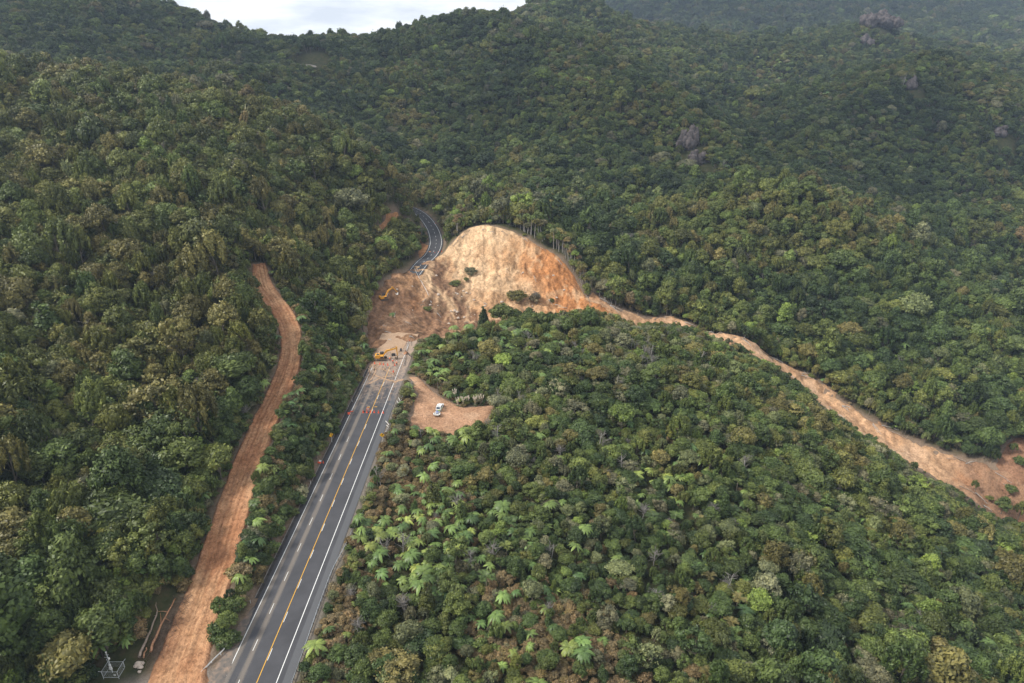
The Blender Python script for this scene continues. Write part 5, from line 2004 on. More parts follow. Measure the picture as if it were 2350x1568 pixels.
# cones on the road beyond
for px, py, lb in [(999, 514.5, 'orange cone up the bend of the far road beside the dashes'), (1006, 580.5, 'orange cone by the middle of the broken end of the far road'), (1014, 579, 'orange cone on the edge line at the broken end of the far road'), (998, 582.5, 'orange cone at the inner side of the broken far road')]:
    o = copy_tree(cone_p)
    p = hit(px, py)
    o.location = (p[0], p[1], p[2] + 0.12)
    tag(o, lb, 'traffic cone', 'orange traffic cones')

# round sign among the cones
p = at_z(843, 947.5, 0.0)
r_ = empty('round_sign', (p[0] + 0.15, p[1] + 0.5, 0), R(5))
MB().box((0, 0, 0.03), (0.8, 0.7, 0.06), None, 0.01).build('base', M['black'], r_)
MB().cyl((0, 0, 0.05), (0, 0, 1.5), 0.035).build('pole', M['galv'], r_)
MB().cyl((0, -0.05, 1.25), (0, -0.02, 1.25), 0.55, None, 28).build('panel', M['orange'], r_)
MB().cyl((0, -0.062, 1.25), (0, -0.052, 1.25), 0.40, None, 28).build('face', M['plume'], r_)
tag(r_, 'round sign with red rim and pale centre standing among the cones', 'road sign')
p = at_z(836, 945, 0)
tag(MB().ball((0, 0, 0.14), 0.34, (1.1, 0.75, 0.42), 12).build('sandbag', M['black'], None, p, True), 'black sandbag on the road beside the first cone', 'sandbag')
for (px, py, lb) in [(845.6, 934.5, 'yellow board lying on the passing lane beyond the cones'), (862.5, 934, 'yellow board lying right of the yellow line beyond the cones')]:
    p = at_z(px, py, 0.03)
    o = MB().box((0, 0, 0.02), (0.95, 0.22, 0.05), None, 0.01).build('marker_board', M['sign_yellow'], None, p)
    tag(o, lb, 'board', 'yellow boards on the road')
p = at_z(804.5, 946, 0.1)
o = copy_tree(cone_p)
o.location, o.rotation_euler = (p[0], p[1], 0.28), (0, R(84), 0.2)
tag(o, 'orange cone lying on its side at the kerb by the cone row', 'traffic cone', 'orange traffic cones')
p = at_z(801, 951.5, 0.1)
r_ = empty('fallen_sign', p, R(20))
MB().box((0, 0, 0.45), (0.8, 0.04, 0.8), Matrix.Rotation(R(-35), 3, 'X'), 0.01).build('panel', M['orange'], r_)
MB().cyl((-0.3, 0.3, 0), (-0.3, 0.05, 0.6), 0.025).build('strut', M['galv'], r_)
tag(r_, 'square orange sign leaning on the bank beside the cone row', 'road sign')
p = at_z(733.4, 1063.5, 0.2)
r_ = empty('fallen_sign', p, R(-15))
MB().box((0, 0, 0.28), (1.15, 0.05, 0.55), Matrix.Rotation(R(-55), 3, 'X'), 0.01).build('panel', M['orange'], r_)
MB().box((0.05, 0.35, 0.62), (0.7, 0.05, 0.5), Matrix.Rotation(R(-50), 3, 'X'), 0.01).build('plate', M['white'], r_)
tag(r_, 'collapsed orange and white roadwork sign in the left gutter', 'road sign')
p = at_z(943, 809, -0.4)
tag(MB().box((0, 0, 0.2), (0.9, 0.5, 0.08), Matrix.Rotation(R(25), 3, 'Y'), 0.02).build('fallen_sign', M['orange'], None, p), 'small orange panel lying in the scrub beyond the guardrail', 'road sign')
p0, p1, p2 = Vector(at_z(936, 809.5, 0.1)), Vector(at_z(939, 815, 0.1)), Vector(at_z(944, 818.5, 0.1))
mbp = MB()
pp = [p0 + (p1 - p0) * 0, p0 * 0.5 + p1 * 0.5 + Vector((-0.15, 0, 0)), p1, p1 * 0.5 + p2 * 0.5 + Vector((0, -0.1, 0)), p2]
for a_, b_ in zip(pp, pp[1:]):
    mbp.cyl(a_ - p0, b_ - p0, 0.16, None, 10)
tag(mbp.build('drain_pipe', M['dgrey'], None, tuple(p0), True), 'black curved drain pipe lying outside the guardrail', 'pipe')

# ------------------------------------------------------------------ excavators


def excavator(name, loc, rz, label, swing, boom, k=1.0, bucket_pale=False):
    """boom: list of (forward, up) points: foot, knee, tip, arm end"""
    root = empty(name, loc, rz)
    root.scale = (k, k, k)
    for s_ in (-1, 1):
        prof = [(-1.55, 0.0), (1.55, 0.0), (1.95, 0.30), (1.95, 0.58), (1.60, 0.84), (-1.60, 0.84), (-1.95, 0.58), (-1.95, 0.30)]
        t = MB().prism([(a, b_) for a, b_ in prof], 'y', s_ * 1.18 - 0.28, s_ * 1.18 + 0.28, 0.05)
        t = t.build('crawler_track', M['mud_steel'], root)
        w_ = MB()
        for q in (-1.5, -0.9, -0.3, 0.3, 0.9, 1.5):
            w_.cyl((q, s_ * 1.18 - 0.31, 0.42), (q, s_ * 1.18 + 0.31, 0.42), 0.24, None, 12)
        w_.build('roller', M['dgrey'], t)
    MB().box((0, 0, 0.72), (1.9, 1.9, 0.42), None, 0.05).cyl((0, 0, 0.9), (0, 0, 1.12), 0.75, None, 20).build('undercarriage', M['dgrey'], root)
    up = empty('upper_structure', (0, 0, 0), swing)
    up.parent = root
    body = MB().prism([(-2.35, 1.25), (-2.55, 1.6), (-2.5, 2.2), (-2.2, 2.42), (-0.7, 2.42), (-0.55, 2.1), (0.75, 2.0), (0.9, 1.5), (0.9, 1.12), (-2.0, 1.12)], 'y', -1.3, 0.35, 0.06)
    body.prism([(-2.35, 1.25), (-2.55, 1.6), (-2.5, 2.15), (-2.2, 2.3), (-0.7, 2.3), (-0.7, 1.12), (-2.0, 1.12)], 'y', 0.355, 1.3, 0.06)
    body = body.build('body', M['digger'], up)
    MB().prism([(-1.95, 2.425), (-0.85, 2.425), (-0.95, 2.56), (-1.85, 2.56)], 'y', -0.9, 0.1, 0.02).build('engine_hood', M['dgrey'], body)
    MB().cyl((-1.5, 0.7, 2.3), (-1.5, 0.7, 2.85), 0.07).build('exhaust_pipe', M['dgrey'], body)
    MB().box((0.15, -1.31, 1.55), (1.25, 0.03, 0.62)).build('side_panel', M['dgrey'], body)
    MB().box((0.42, 0.0, 1.06), (1.5, 2.5, 0.10), None, 0.02).build('deck', M['dgrey'], body)
    cabm = MB().prism([(-0.60, 1.12), (1.00, 1.12), (1.12, 1.9), (0.78, 2.90), (-0.55, 2.95)], 'y', 0.42, 1.28, 0.04).build('cab', M['dgrey'], up)
    MB().prism([(-0.35, 1.95), (0.95, 1.95), (0.72, 2.78), (-0.38, 2.80)], 'y', 1.285, 1.30).prism([(-0.35, 1.95), (0.95, 1.95), (0.72, 2.78), (-0.38, 2.80)], 'y', 0.40, 0.415).build('window', M['glass'], cabm)
    MB().box((0.15, 0.85, 2.985), (1.15, 0.7, 0.05), None, 0.01).build('roof_hatch', M['glass'], cabm)
    yb = -0.12

    def limb(a, b_, wa, wb, th):
        a, b_ = Vector((a[0], 0, a[1])), Vector((b_[0], 0, b_[1]))
        d = (b_ - a).normalized()
        n_ = Vector((-d.z, 0, d.x))
        pr = [(a - n_ * wa), (b_ - n_ * wb), (b_ + d * 0.12), (b_ + n_ * wb), (a + n_ * wa), (a - d * 0.12)]
        return [(v.x, v.z) for v in pr]
    f_, kn, tip, ae = boom
    bo = MB()
    bo.prism(limb(f_, kn, 0.28, 0.38, 0), 'y', yb - 0.24, yb + 0.24, 0.03)
    bo.prism(limb(kn, tip, 0.36, 0.22, 0), 'y', yb - 0.23, yb + 0.23, 0.03)
    bo = bo.build('boom', M['digger'], up)
    mid = ((f_[0] + kn[0]) / 2 + 0.4, (f_[1] + kn[1]) / 2 + 0.1)
    MB().cyl((0.85, yb - 0.38, 1.35), (mid[0], yb - 0.32, mid[1]), 0.09).cyl((0.85, yb + 0.38, 1.35), (mid[0], yb + 0.32, mid[1]), 0.09).build('boom_ram', M['galv'], bo)
    q0 = (kn[0] * 0.6 + tip[0] * 0.4, kn[1] * 0.6 + tip[1] * 0.4 + 0.42)
    dx, dz = tip[0] - ae[0], tip[1] - ae[1]
    ln = math.hypot(dx, dz)
    q1 = (tip[0] + dx / ln * 0.75, tip[1] + dz / ln * 0.75)
    MB().cyl((q0[0], yb, q0[1]), (q1[0], yb, q1[1]), 0.085).build('arm_ram', M['dgrey'], bo)
    ar = MB().prism(limb(q1, ae, 0.20, 0.15, 0), 'y', yb - 0.19, yb + 0.19, 0.03)
    ar.prism(limb(((tip[0] + q1[0]) / 2, (tip[1] + q1[1]) / 2), (tip[0] * 0.6 + ae[0] * 0.4, tip[1] * 0.6 + ae[1] * 0.4), 0.36, 0.2, 0), 'y', yb - 0.18, yb + 0.18, 0.03)
    ar.build('arm', M['digger'], up)
    bx, bz = ae
    pr = [(0.05, 0.2), (0.22, -0.05), (0.15, -0.85), (-0.25, -1.15), (-0.85, -1.10), (-1.15, -0.72), (-0.98, -0.62), (-0.70, -0.84), (-0.35, -0.86), (-0.12, -0.62), (-0.20, 0.05)]
    MB().prism([(bx + a, bz + b_) for a, b_ in pr], 'y', yb - 0.6, yb + 0.6, 0.02).build('bucket', M['offwhite'] if bucket_pale else M['mud_steel'], up)
    tag(root, label, 'excavator', 'yellow excavators clearing the slip')
    return root


# local +x is forward
pe = at_z(876.5, 825.5, 0.05)
excavator('excavator', pe, R(3), 'yellow excavator parked across the road with its arm reaching right', R(4), [(0.75, 1.75), (2.0, 3.75), (6.0, 4.7), (6.15, 1.35)], 1.0)
ps = hit(883, 695)
excavator('excavator', (ps[0], ps[1], max(ps[2], on_slip(ps[0], ps[1])) + 0.1), R(20), 'small yellow excavator digging on the brown slip debris above the road', R(12), [(0.75, 1.75), (2.2, 4.4), (4.7, 5.6), (7.2, 2.6)], 0.98, True)

# loose bucket and breaker beside the guardrail
pb = at_z(926.5, 813.5, 0.02)
r_ = empty('digger_bucket', pb, R(35))
MB().prism([(0, 0.0), (1.0, 0.05), (1.35, 0.45), (1.2, 1.05), (0.75, 1.25), (0.95, 0.65), (0.75, 0.32), (0.15, 0.25)], 'y', -0.8, 0.8, 0.02).build('shell', M['redlog'], r_)
mbt = MB()
for q in (-0.65, -0.33, 0.0, 0.33, 0.65):
    mbt.box((-0.12, q, 0.12), (0.34, 0.10, 0.08), None, 0.01)
mbt.build('teeth', M['offwhite'], r_)
MB().box((1.05, -0.25, 1.25), (0.3, 0.06, 0.4), None, 0.01).box((1.05, 0.25, 1.25), (0.3, 0.06, 0.4), None, 0.01).build('mounting_ear', M['dgrey'], r_)
tag(r_, 'rusty loose digger bucket lying beside the guardrail', 'bucket')
pb = at_z(920, 806, 0.02)
r_ = empty('rock_breaker', pb, R(60))
MB().box((0, 0, 0.55), (0.7, 0.6, 0.9), Matrix.Rotation(R(20), 3, 'Y'), 0.04).build('housing', M['dgrey'], r_)
MB().cyl((-0.2, 0, 0.35), (-1.5, 0.2, 0.12), 0.12, 0.07).build('chisel', M['mud_steel'], r_)
MB().box((0.15, 0, 1.05), (0.5, 0.5, 0.2), None, 0.03).build('mounting_plate', M['black'], r_)
tag(r_, 'black hydraulic attachment standing beyond the loose digger bucket', 'attachment')
pb = at_z(903, 816.5, 0.0)
r_ = empty('generator', pb, R(10))
MB().box((0, 0, 0.55), (1.5, 0.9, 0.7), None, 0.05).build('casing', M['dgrey'], r_)
MB().box((0, 0, 0.94), (1.2, 0.7, 0.06), None, 0.01).build('lid', M['black'], r_)
MB().cyl((-0.5, -0.5, 0.22), (-0.5, 0.5, 0.22), 0.22, None, 14).cyl((0.5, -0.5, 0.22), (0.5, 0.5, 0.22), 0.22, None, 14).build('wheel', M['black'], r_)
tag(r_, 'dark machine box under the excavator arm beside the workers', 'generator')

# ------------------------------------------------------------------ people


def person(px, py, rz, top, label, seed, bend=0.0, arm=0.35, legs=0.16):
    x_, y_, z_ = at_z(px, py, 0.0)
    root = empty('person', (x_, y_, z_), rz)
    rr = np.random.default_rng(seed)
    V = [(0, 0, 0.95), (0, 0.02 + bend * 0.2, 1.18), (0, 0.03 + bend * 0.45, 1.40), (0, 0.04 + bend * 0.6, 1.50), (0, 0.06 + bend * 0.75, 1.60), (0, 0.07 + bend * 0.85, 1.72)]
    rad = [0.155, 0.15, 0.17, 0.065, 0.095, 0.085]
    E = [(0, 1), (1, 2), (2, 3), (3, 4), (4, 5)]
    for s_ in (-1, 1):
        b0 = len(V)
        V += [(s_ * 0.10, 0, 0.88), (s_ * 0.12, 0.02 + s_ * legs, 0.50), (s_ * 0.13, s_ * legs * 1.1, 0.09), (s_ * 0.14, 0.15 + s_ * legs * 1.1, 0.04)]
        rad += [0.11, 0.075, 0.05, 0.045]
        E += [(0, b0), (b0, b0 + 1), (b0 + 1, b0 + 2), (b0 + 2, b0 + 3)]
        b0 = len(V)
        af = arm if s_ > 0 else 0.1
        V += [(s_ * 0.20, 0.02 + bend * 0.45, 1.41), (s_ * 0.27, -0.02 + bend * 0.5 + af * 0.2, 1.13), (s_ * 0.26, 0.10 + bend * 0.5 + af * 0.7, 0.92 + af * 0.25), (s_ * 0.25, 0.16 + bend * 0.5 + af * 0.9, 0.86 + af * 0.3)]
        rad += [0.065, 0.05, 0.038, 0.034]
        E += [(2, b0), (b0, b0 + 1), (b0 + 1, b0 + 2), (b0 + 2, b0 + 3)]
        hp = np.array(V[b0 + 3])
        for f in range(5):
            off = np.array([(f - 1.5) * 0.018 if f < 4 else -s_ * 0.04, 0.03 if f < 4 else 0.02, -0.03])
            t_ = hp + off
            V += [tuple(t_), tuple(t_ + np.array([0, 0.02 + 0.004 * f, -0.05 if f < 4 else -0.03]))]
            rad += [0.010, 0.008]
            q = len(V) - 2
            E += [(b0 + 3, q), (q, q + 1)]
    me = bpy.data.meshes.new('body')
    me.from_pydata(V, E, [])
    o = link('body', me, root)
    md = o.modifiers.new('skin', 'SKIN')
    for i, r in enumerate(rad):
        me.skin_vertices[0].data[i].radius = (r, r * 0.85)
    me.skin_vertices[0].data[0].use_root = True
    ss = o.modifiers.new('sub', 'SUBSURF')
    ss.levels = ss.render_levels = 1
    me.materials.append(M['skin'])
    hx, hy, hz = 0, 0.065 + bend * 0.8, 1.66
    # clothing follows the body: jacket, trousers, helmet
    tr = MB()
    for s_ in (-1, 1):
        tr.cyl((s_ * 0.10, 0, 0.95), (s_ * 0.12, 0.02 + s_ * legs, 0.50), 0.125, 0.095, 12).cyl((s_ * 0.12, 0.02 + s_ * legs, 0.50), (s_ * 0.13, s_ * legs * 1.1, 0.10), 0.095, 0.075, 12)
        tr.ball((s_ * 0.135, 0.07 + s_ * legs * 1.1, 0.055), 0.09, (0.75, 1.6, 0.65))
    tr.ball((0, 0, 0.95), 0.19, (1, 0.8, 0.7))
    tr.build('trousers', M['trouser'], root, None, True)
    jk = MB().cyl((0, 0, 0.90), (0, 0.03 + bend * 0.45, 1.40), 0.205, 0.215, 16).ball((0, 0.03 + bend * 0.45, 1.40), 0.215, (1, 0.8, 0.5))
    for s_ in (-1, 1):
        af = arm if s_ > 0 else 0.1
        jk.cyl((s_ * 0.19, 0.02 + bend * 0.45, 1.41), (s_ * 0.27, -0.02 + bend * 0.5 + af * 0.2, 1.13), 0.085, 0.07, 10).cyl((s_ * 0.27, -0.02 + bend * 0.5 + af * 0.2, 1.13), (s_ * 0.26, 0.09 + bend * 0.5 + af * 0.65, 0.94 + af * 0.25), 0.07, 0.055, 10)
    jk.build('jacket', top, root, None, True)
    MB().cyl((0, bend * 0.3, 1.10), (0, bend * 0.33, 1.17), 0.219, 0.220, 16, False).build('reflective_band', M['reflective'], root)
    hm = MB().ball((hx, hy, hz + 0.09), 0.135, (1, 1.12, 0.8), 14)
    hm.cyl((hx, hy + 0.02, hz + 0.055), (hx, hy + 0.02, hz + 0.075), 0.165, 0.15, 16)
    hm.build('helmet', M['white'], root, None, True)
    fc = MB()
    for s_ in (-1, 1):
        fc.ball((hx + s_ * 0.032, hy + 0.085, hz - 0.0), 0.013)
    fc.build('eyes', M['black'], root)
    MB().cyl((hx, hy + 0.085, hz + 0.005), (hx, hy + 0.115, hz - 0.035), 0.012, 0.02, 8).build('nose', M['skin'], root)
    MB().box((hx, hy + 0.085, hz - 0.065), (0.05, 0.012, 0.012)).build('mouth', M['red'], root)
    tag(root, label, 'person', 'road workers in orange')
    return root


person(895, 828.3, R(200), M['hivis'], 'worker in orange jacket closest to the excavator, dark trousers', 1, 0.05, 0.4)
person(902, 834.0, R(160), M['pinkvis'], 'worker in red orange jacket standing between two other workers', 2, 0.0, 0.2)
person(911, 838.0, R(100), M['hivis'], 'worker in orange jacket beside the white edge line', 3, 0.1, 0.5)

# ------------------------------------------------------------------ wagon and trailer in the clearing


def wheel(parent, c, r=0.36, w_=0.24):
    t = MB().cyl((c[0] - w_ / 2, c[1], c[2]), (c[0] + w_ / 2, c[1], c[2]), r, None, 20).build('wheel', M['black'], parent)
    s_ = 1 if c[0] > 0 else -1
    MB().cyl((c[0] + s_ * w_ / 2, c[1], c[2]), (c[0] + s_ * (w_ / 2 + 0.02), c[1], c[2]), r * 0.6, None, 16).build('rim', M['galv'], t)


pc = hit(1008.6, 945)
gz = pc[2] + 0.25
car = empty('parked_car', (pc[0], pc[1] + 1.6, gz), R(-10))
# local +y is forward (away from the camera), tail towards the camera
bd = MB().prism([(-2.30, 0.42), (-2.36, 0.75), (-2.30, 1.05), (1.25, 1.02), (2.25, 0.88), (2.38, 0.65), (2.32, 0.40)], 'x', -0.92, 0.92, 0.07).build('body', M['white'], car)
gh = MB().prism([(-2.28, 1.04), (-1.75, 1.76), (-1.55, 1.82), (0.15, 1.82), (0.45, 1.74), (1.28, 1.02)], 'x', -0.82, 0.82, 0.06).build('cabin', M['white'], car)
MB().prism([(-2.215, 1.10), (-1.775, 1.70), (-1.79, 1.715), (-2.235, 1.11)], 'x', -0.66, 0.66).build('rear_window', M['glass'], car)
MB().prism([(0.47, 1.70), (1.20, 1.09), (1.22, 1.11), (0.49, 1.72)], 'x', -0.7, 0.7).build('windscreen', M['glass'], car)
for s_ in (-1, 1):
    MB().prism([(-1.75, 1.14), (-1.45, 1.66), (0.25, 1.66), (0.80, 1.14)], 'x', s_ * 0.835 - 0.008, s_ * 0.835 + 0.008).build('side_window', M['glass'], car)
    MB().box((s_ * 0.72, -2.345, 0.92), (0.22, 0.05, 0.24), None, 0.01).build('tail_light', M['red'], car)
    MB().box((s_ * 1.0, 0.85, 1.12), (0.18, 0.12, 0.14), None, 0.03).build('mirror', M['black'], car)
    MB().box((s_ * 0.925, -1.1, 0.78), (0.012, 1.9, 0.26)).build('side_marking', M['lime'], car)
MB().box((0.28, -2.365, 0.72), (0.95, 0.015, 0.34)).build('tail_marking', M['lime'], car)
MB().box((0, -2.33, 0.50), (1.75, 0.14, 0.20), None, 0.03).build('rear_bumper', M['dgrey'], car)
MB().box((0, -1.38, 1.875), (1.25, 0.22, 0.09), None, 0.02).build('light_bar', M['dgrey'], car)
for s_ in (-1, 1):
    for yw in (-1.42, 1.42):
        wheel(car, (s_ * 0.80, yw, 0.36))
tag(car, 'white car with lime markings parked in the clay clearing', 'car')

tl = empty('car_trailer', (pc[0] - 0.55, pc[1] - 2.6, gz - 0.02), R(-10))
MB().box((0, -0.1, 0.52), (1.75, 2.5, 0.10), None, 0.02).build('deck', M['offwhite'], tl)
MB().box((0, -1.33, 0.72), (1.75, 0.06, 0.32), None, 0.01).box((-0.86, -0.1, 0.68), (0.05, 2.4, 0.24), None, 0.01).box((0.86, -0.1, 0.68), (0.05, 2.4, 0.24), None, 0.01).build('side_board', M['white'], tl)
MB().cyl((-0.7, 1.15, 0.5), (0, 2.55, 0.5), 0.045).cyl((0.7, 1.15, 0.5), (0, 2.55, 0.5), 0.045).build('drawbar', M['galv'], tl)
for s_ in (-1, 1):
    MB().box((s_ * 1.05, -0.45, 0.72), (0.30, 1.0, 0.06), None, 0.02).build('mudguard', M['white'], tl)
    wheel(tl, (s_ * 1.03, -0.45, 0.33), 0.32, 0.2)
MB().cyl((-0.35, 0.55, 0.95), (0.35, 0.55, 0.95), 0.38, None, 18).box((0, 0.0, 0.85), (0.55, 0.5, 0.5), None, 0.04).build('tank', M['blue'], tl)
mbf = MB()
for s_ in (-0.5, 0.5):
    mbf.box((s_, 0.1, 1.05), (0.07, 1.9, 0.07)).box((s_, 0.95, 0.8), (0.07, 0.07, 0.5)).box((s_, -0.8, 0.8), (0.07, 0.07, 0.5))
for yy in (-0.5, 0.1, 0.75):
    mbf.box((0, yy, 1.09), (1.0, 0.06, 0.06))
mbf.build('rack', M['white'], tl)
tag(tl, 'small white trailer carrying a blue tank hitched behind the white car', 'trailer')

# ------------------------------------------------------------------ weather station in its fence, bottom corner
wx, wy, _ = at_z(261, 1551, 0.3)
wz = float(TG(wx, wy))
st = empty('weather_station', (wx, wy, wz))
st.scale = (0.85, 0.85, 0.85)
MB().cyl((0, 0, -0.3), (0, 0, 6.4), 0.11, 0.07, 12).build('mast', M['galv'], st)
MB().box((0, -0.16, 1.5), (0.55, 0.35, 0.9), None, 0.03).box((0.05, -0.16, 2.5), (0.4, 0.3, 0.45), None, 0.03).build('instrument_box', M['white'], st)
MB().box((-0.2, 0, 4.9), (1.15, 0.05, 0.05)).box((0, 0, 5.7), (0.9, 0.05, 0.05)).build('cross_arm', M['white'], st)
MB().cyl((0, 0, 6.35), (0, 0, 6.6), 0.16, 0.16, 12).cyl((0.28, -0.05, 4.35), (0.28, -0.05, 4.7), 0.20, 0.20, 12).build('sensor', M['white'], st)
tag(st, 'slim weather mast with white instruments inside a small wire fence', 'weather station')
fence = empty('wire_fence', (wx + 0.3, wy - 0.2, wz))
fence.scale = (0.85, 0.85, 0.85)
cor = [(-1.7, -1.3), (-1.7, 1.5), (1.9, 1.5), (1.9, -1.3)]
for a_ in cor:
    MB().cyl((a_[0], a_[1], -0.4), (a_[0] * 1.0, a_[1], 2.0), 0.05, None, 8).cyl((a_[0], a_[1], 2.0), (a_[0] * 1.25, a_[1] * 1.25, 2.5), 0.045, None, 8).build('post', M['galv'], fence)
rl = MB()
ms = MB()
for i in range(4):
    a_, b_ = cor[i], cor[(i + 1) % 4]
    for hh in (0.15, 2.0):
        rl.cyl((*a_, hh), (*b_, hh), 0.035, None, 6)
    for t in np.linspace(0.06, 0.94, 10):
        q = (a_[0] * (1 - t) + b_[0] * t, a_[1] * (1 - t) + b_[1] * t)
        ms.cyl((*q, 0.15), (*q, 2.0), 0.006, None, 4)
    for hh in np.linspace(0.4, 1.75, 5):
        ms.cyl((*a_, hh), (*b_, hh), 0.006, None, 4)
rl.build('rail', M['galv'], fence)
ms.build('wire_mesh', M['galv'], fence)
tag(fence, 'square galvanised wire fence with outward bent tops around the mast', 'fence')
o = MB().box((0, 0, 0.02), (0.5, 0.05, 0.35), None, 0.005).build('notice', M['white'], fence, (1.2, -1.36, 1.0))

# ------------------------------------------------------------------ logs, stumps, boulders


def log_obj(name, P, r0, r1, m_, label, group=None, branches=0, seed=0):
    P = np.array(P, float)
    q = P - P[0]
    sp = Soup()
    rr = np.random.default_rng(seed)
    Q = catmull(q, 4) if len(q) > 2 else np.array([q[0] * (1 - t) + q[1] * t for t in np.linspace(0, 1, 5)])
    Q = Q + rr.normal(0, r0 * 0.35, Q.shape)
    tube(sp, Q, np.linspace(r0, r1, len(Q)), 8)
    o = link(name, sp.mesh(name, [m_]), None, tuple(P[0]))
    for k in range(branches):
        s2 = Soup()
        j = rr.integers(len(Q) // 3, len(Q))
        e = Q[j] + rr.normal(0, 0.8, 3) + np.array([0, 0, 0.7])
        tube(s2, [Q[j], (Q[j] + e) / 2 + rr.normal(0, 0.1, 3), e], [r1 * 0.8, r1 * 0.55, r1 * 0.2], 5)
        link('branch', s2.mesh('branch', [m_]), o)
    tag(o, label, 'log', group)
    return o


def gp(px, py, dz=0.0):
    p = hit(px, py)
    return (p[0], p[1], p[2] + dz)


log_obj('fallen_log', [gp(320, 1513, 0.5), gp(341, 1466, 0.7), gp(366, 1404, 0.5)], 0.30, 0.13, M['log'], 'long grey fallen trunk lying along the foot of the bush by the track', None, 5, 1)
log_obj('fallen_log', [gp(347, 1500, 0.5), gp(372, 1440, 0.8), gp(403, 1382, 0.6)], 0.28, 0.12, M['redlog'], 'long reddish fallen trunk lying next to the grey trunk by the track', None, 6, 2)
log_obj('fallen_log', [gp(330, 1512, 0.4), gp(337, 1490, 0.5)], 0.17, 0.12, M['redlog'], 'short split orange log at the foot of the grey trunk', None, 0, 3)
for k, (px, py, s_) in enumerate([(318, 1526, 0.75), (312, 1531, 0.5), (322, 1533, 0.6), (326, 1524, 0.55), (320, 1543, 0.4)]):
    p = hit(px, py)
    rr = np.random.default_rng(300 + k)
    v = ICO2 * (1 + rr.normal(0, 0.13, (len(ICO2), 1))) * np.array([1, 0.8, 0.75])
    o = link('boulder', mesh_np('boulder', v * s_, ICOF2, [M['boulder']]), None, (p[0], p[1], p[2] + s_ * 0.3))
    tag(o, ['largest pale boulder at the root end of the fallen trunk', 'pale boulder left of the fallen trunk root', 'pale boulder just below the trunk root', 'pale boulder right of the trunk root', 'small pale boulder lowest below the trunk root'][k], 'boulder', 'pale boulders at the trunk root')

# brush heaped between the trunks and the track
rr = np.random.default_rng(77)
sp = Soup()
q0, q1 = np.array(gp(335, 1520)), np.array(gp(425, 1370))
for k in range(520):
    t = rr.uniform(0, 1)
    c_ = q0 * (1 - t) + q1 * t + np.array([rr.normal(0.6, 1.0), rr.normal(0, 0.8), 0])
    c_[2] = float(TG(c_[0], c_[1])) + rr.uniform(0.05, 0.8)
    d = rr.normal(0, 1, 3) * np.array([0.7, 1.0, 0.25])
    tube(sp, [c_ - d * 0.6, c_ + rr.normal(0, 0.08, 3), c_ + d * 0.6], [0.035, 0.028, 0.012], 3)
tag(link('brush_debris', sp.mesh('brush_debris', [M['brush']])), 'heap of brown dead branches along the lower clay track', 'debris', kind='stuff')

# logs strewn over the slip and along the channel
rr = np.random.default_rng(88)
logs = []
for px, py, ln, an in [(871, 760, 7, -20), (884, 766, 6, -28), (876, 757, 4, 40), (965, 705, 5, 30), (970, 700, 4, 55), (1003, 725, 4, -30), (983, 712, 4, 20), (905, 730, 5, 95), (1065, 745, 4, 10), (1000, 738, 5, 0), (930, 745, 5, -8), (1110, 700, 4, -30), (1195, 712, 6, -35), (1205, 722, 6, -50),
                       (1225, 640, 5, -65), (1258, 690, 6, -40), (1274, 700, 5, -20), (1290, 712, 5, 5), (1345, 678, 7, -70), (1352, 668, 6, -55), (1120, 532, 6, -8), (1150, 532, 7, -20), (1105, 528, 5, 10), (1198, 548, 6, -22), (1240, 570, 6, -35), (1280, 600, 5, -45), (1060, 546, 5, 35), (1040, 566, 5, 45), (940, 780, 4, -10), (890, 782, 5, -15)]:
    p = hit(px, py)
    zb_ = max(p[2], on_slip(p[0], p[1])) + 0.15
    a = R(an)
    e = (p[0] + math.cos(a) * ln * 0.6, p[1] + math.sin(a) * ln * 0.9)
    ze = on_slip(*e) + 0.25
    logs.append(([(p[0], p[1], zb_), ((p[0] + e[0]) / 2, (p[1] + e[1]) / 2, (zb_ + ze) / 2 + 0.25), (e[0], e[1], ze)], px, py, 'slip'))
for k in range(46):
    i = int(rr.integers(2, len(CH_L) - 2))
    sd_ = rr.choice([-1, 1, 1])
    w_ = CH_L[i, 3]
    d = CH_L[i + 1, :2] - CH_L[i - 1, :2]
    d /= np.linalg.norm(d)
    nrm = np.array([-d[1], d[0]])
    c_ = CH_L[i, :2] + nrm * w_ * sd_ * rr.uniform(0.55, 1.02)
    a = math.atan2(d[1], d[0]) + rr.normal(0, 0.45)
    ln = rr.uniform(3, 8)
    e = c_ + np.array([math.cos(a), math.sin(a)]) * ln
    z0_, z1_ = max(on_chan(*c_), float(TG(*c_))) + 0.3, max(on_chan(*e), float(TG(*e))) + 0.3
    px, py, _ = project(c_[0], c_[1], z0_)
    logs.append(([(c_[0], c_[1], z0_), ((c_[0] + e[0]) / 2, (c_[1] + e[1]) / 2, (z0_ + z1_) / 2 + 0.3), (e[0], e[1], z1_)], px, py, 'channel'))
for k, (P3, px, py, wh) in enumerate(logs):
    log_obj('fallen_log', P3, rr.uniform(0.13, 0.24), rr.uniform(0.06, 0.1), M['deadwood'] if k % 3 else M['log'], f'{"pale" if k % 3 else "brown"} stripped log {"on the slip" if wh == "slip" else "along the debris channel"}, {num(px / 23.5)} percent across, {num(py / 15.68)} percent down', 'logs strewn by the landslide', 1 if k % 2 else 2, 500 + k)

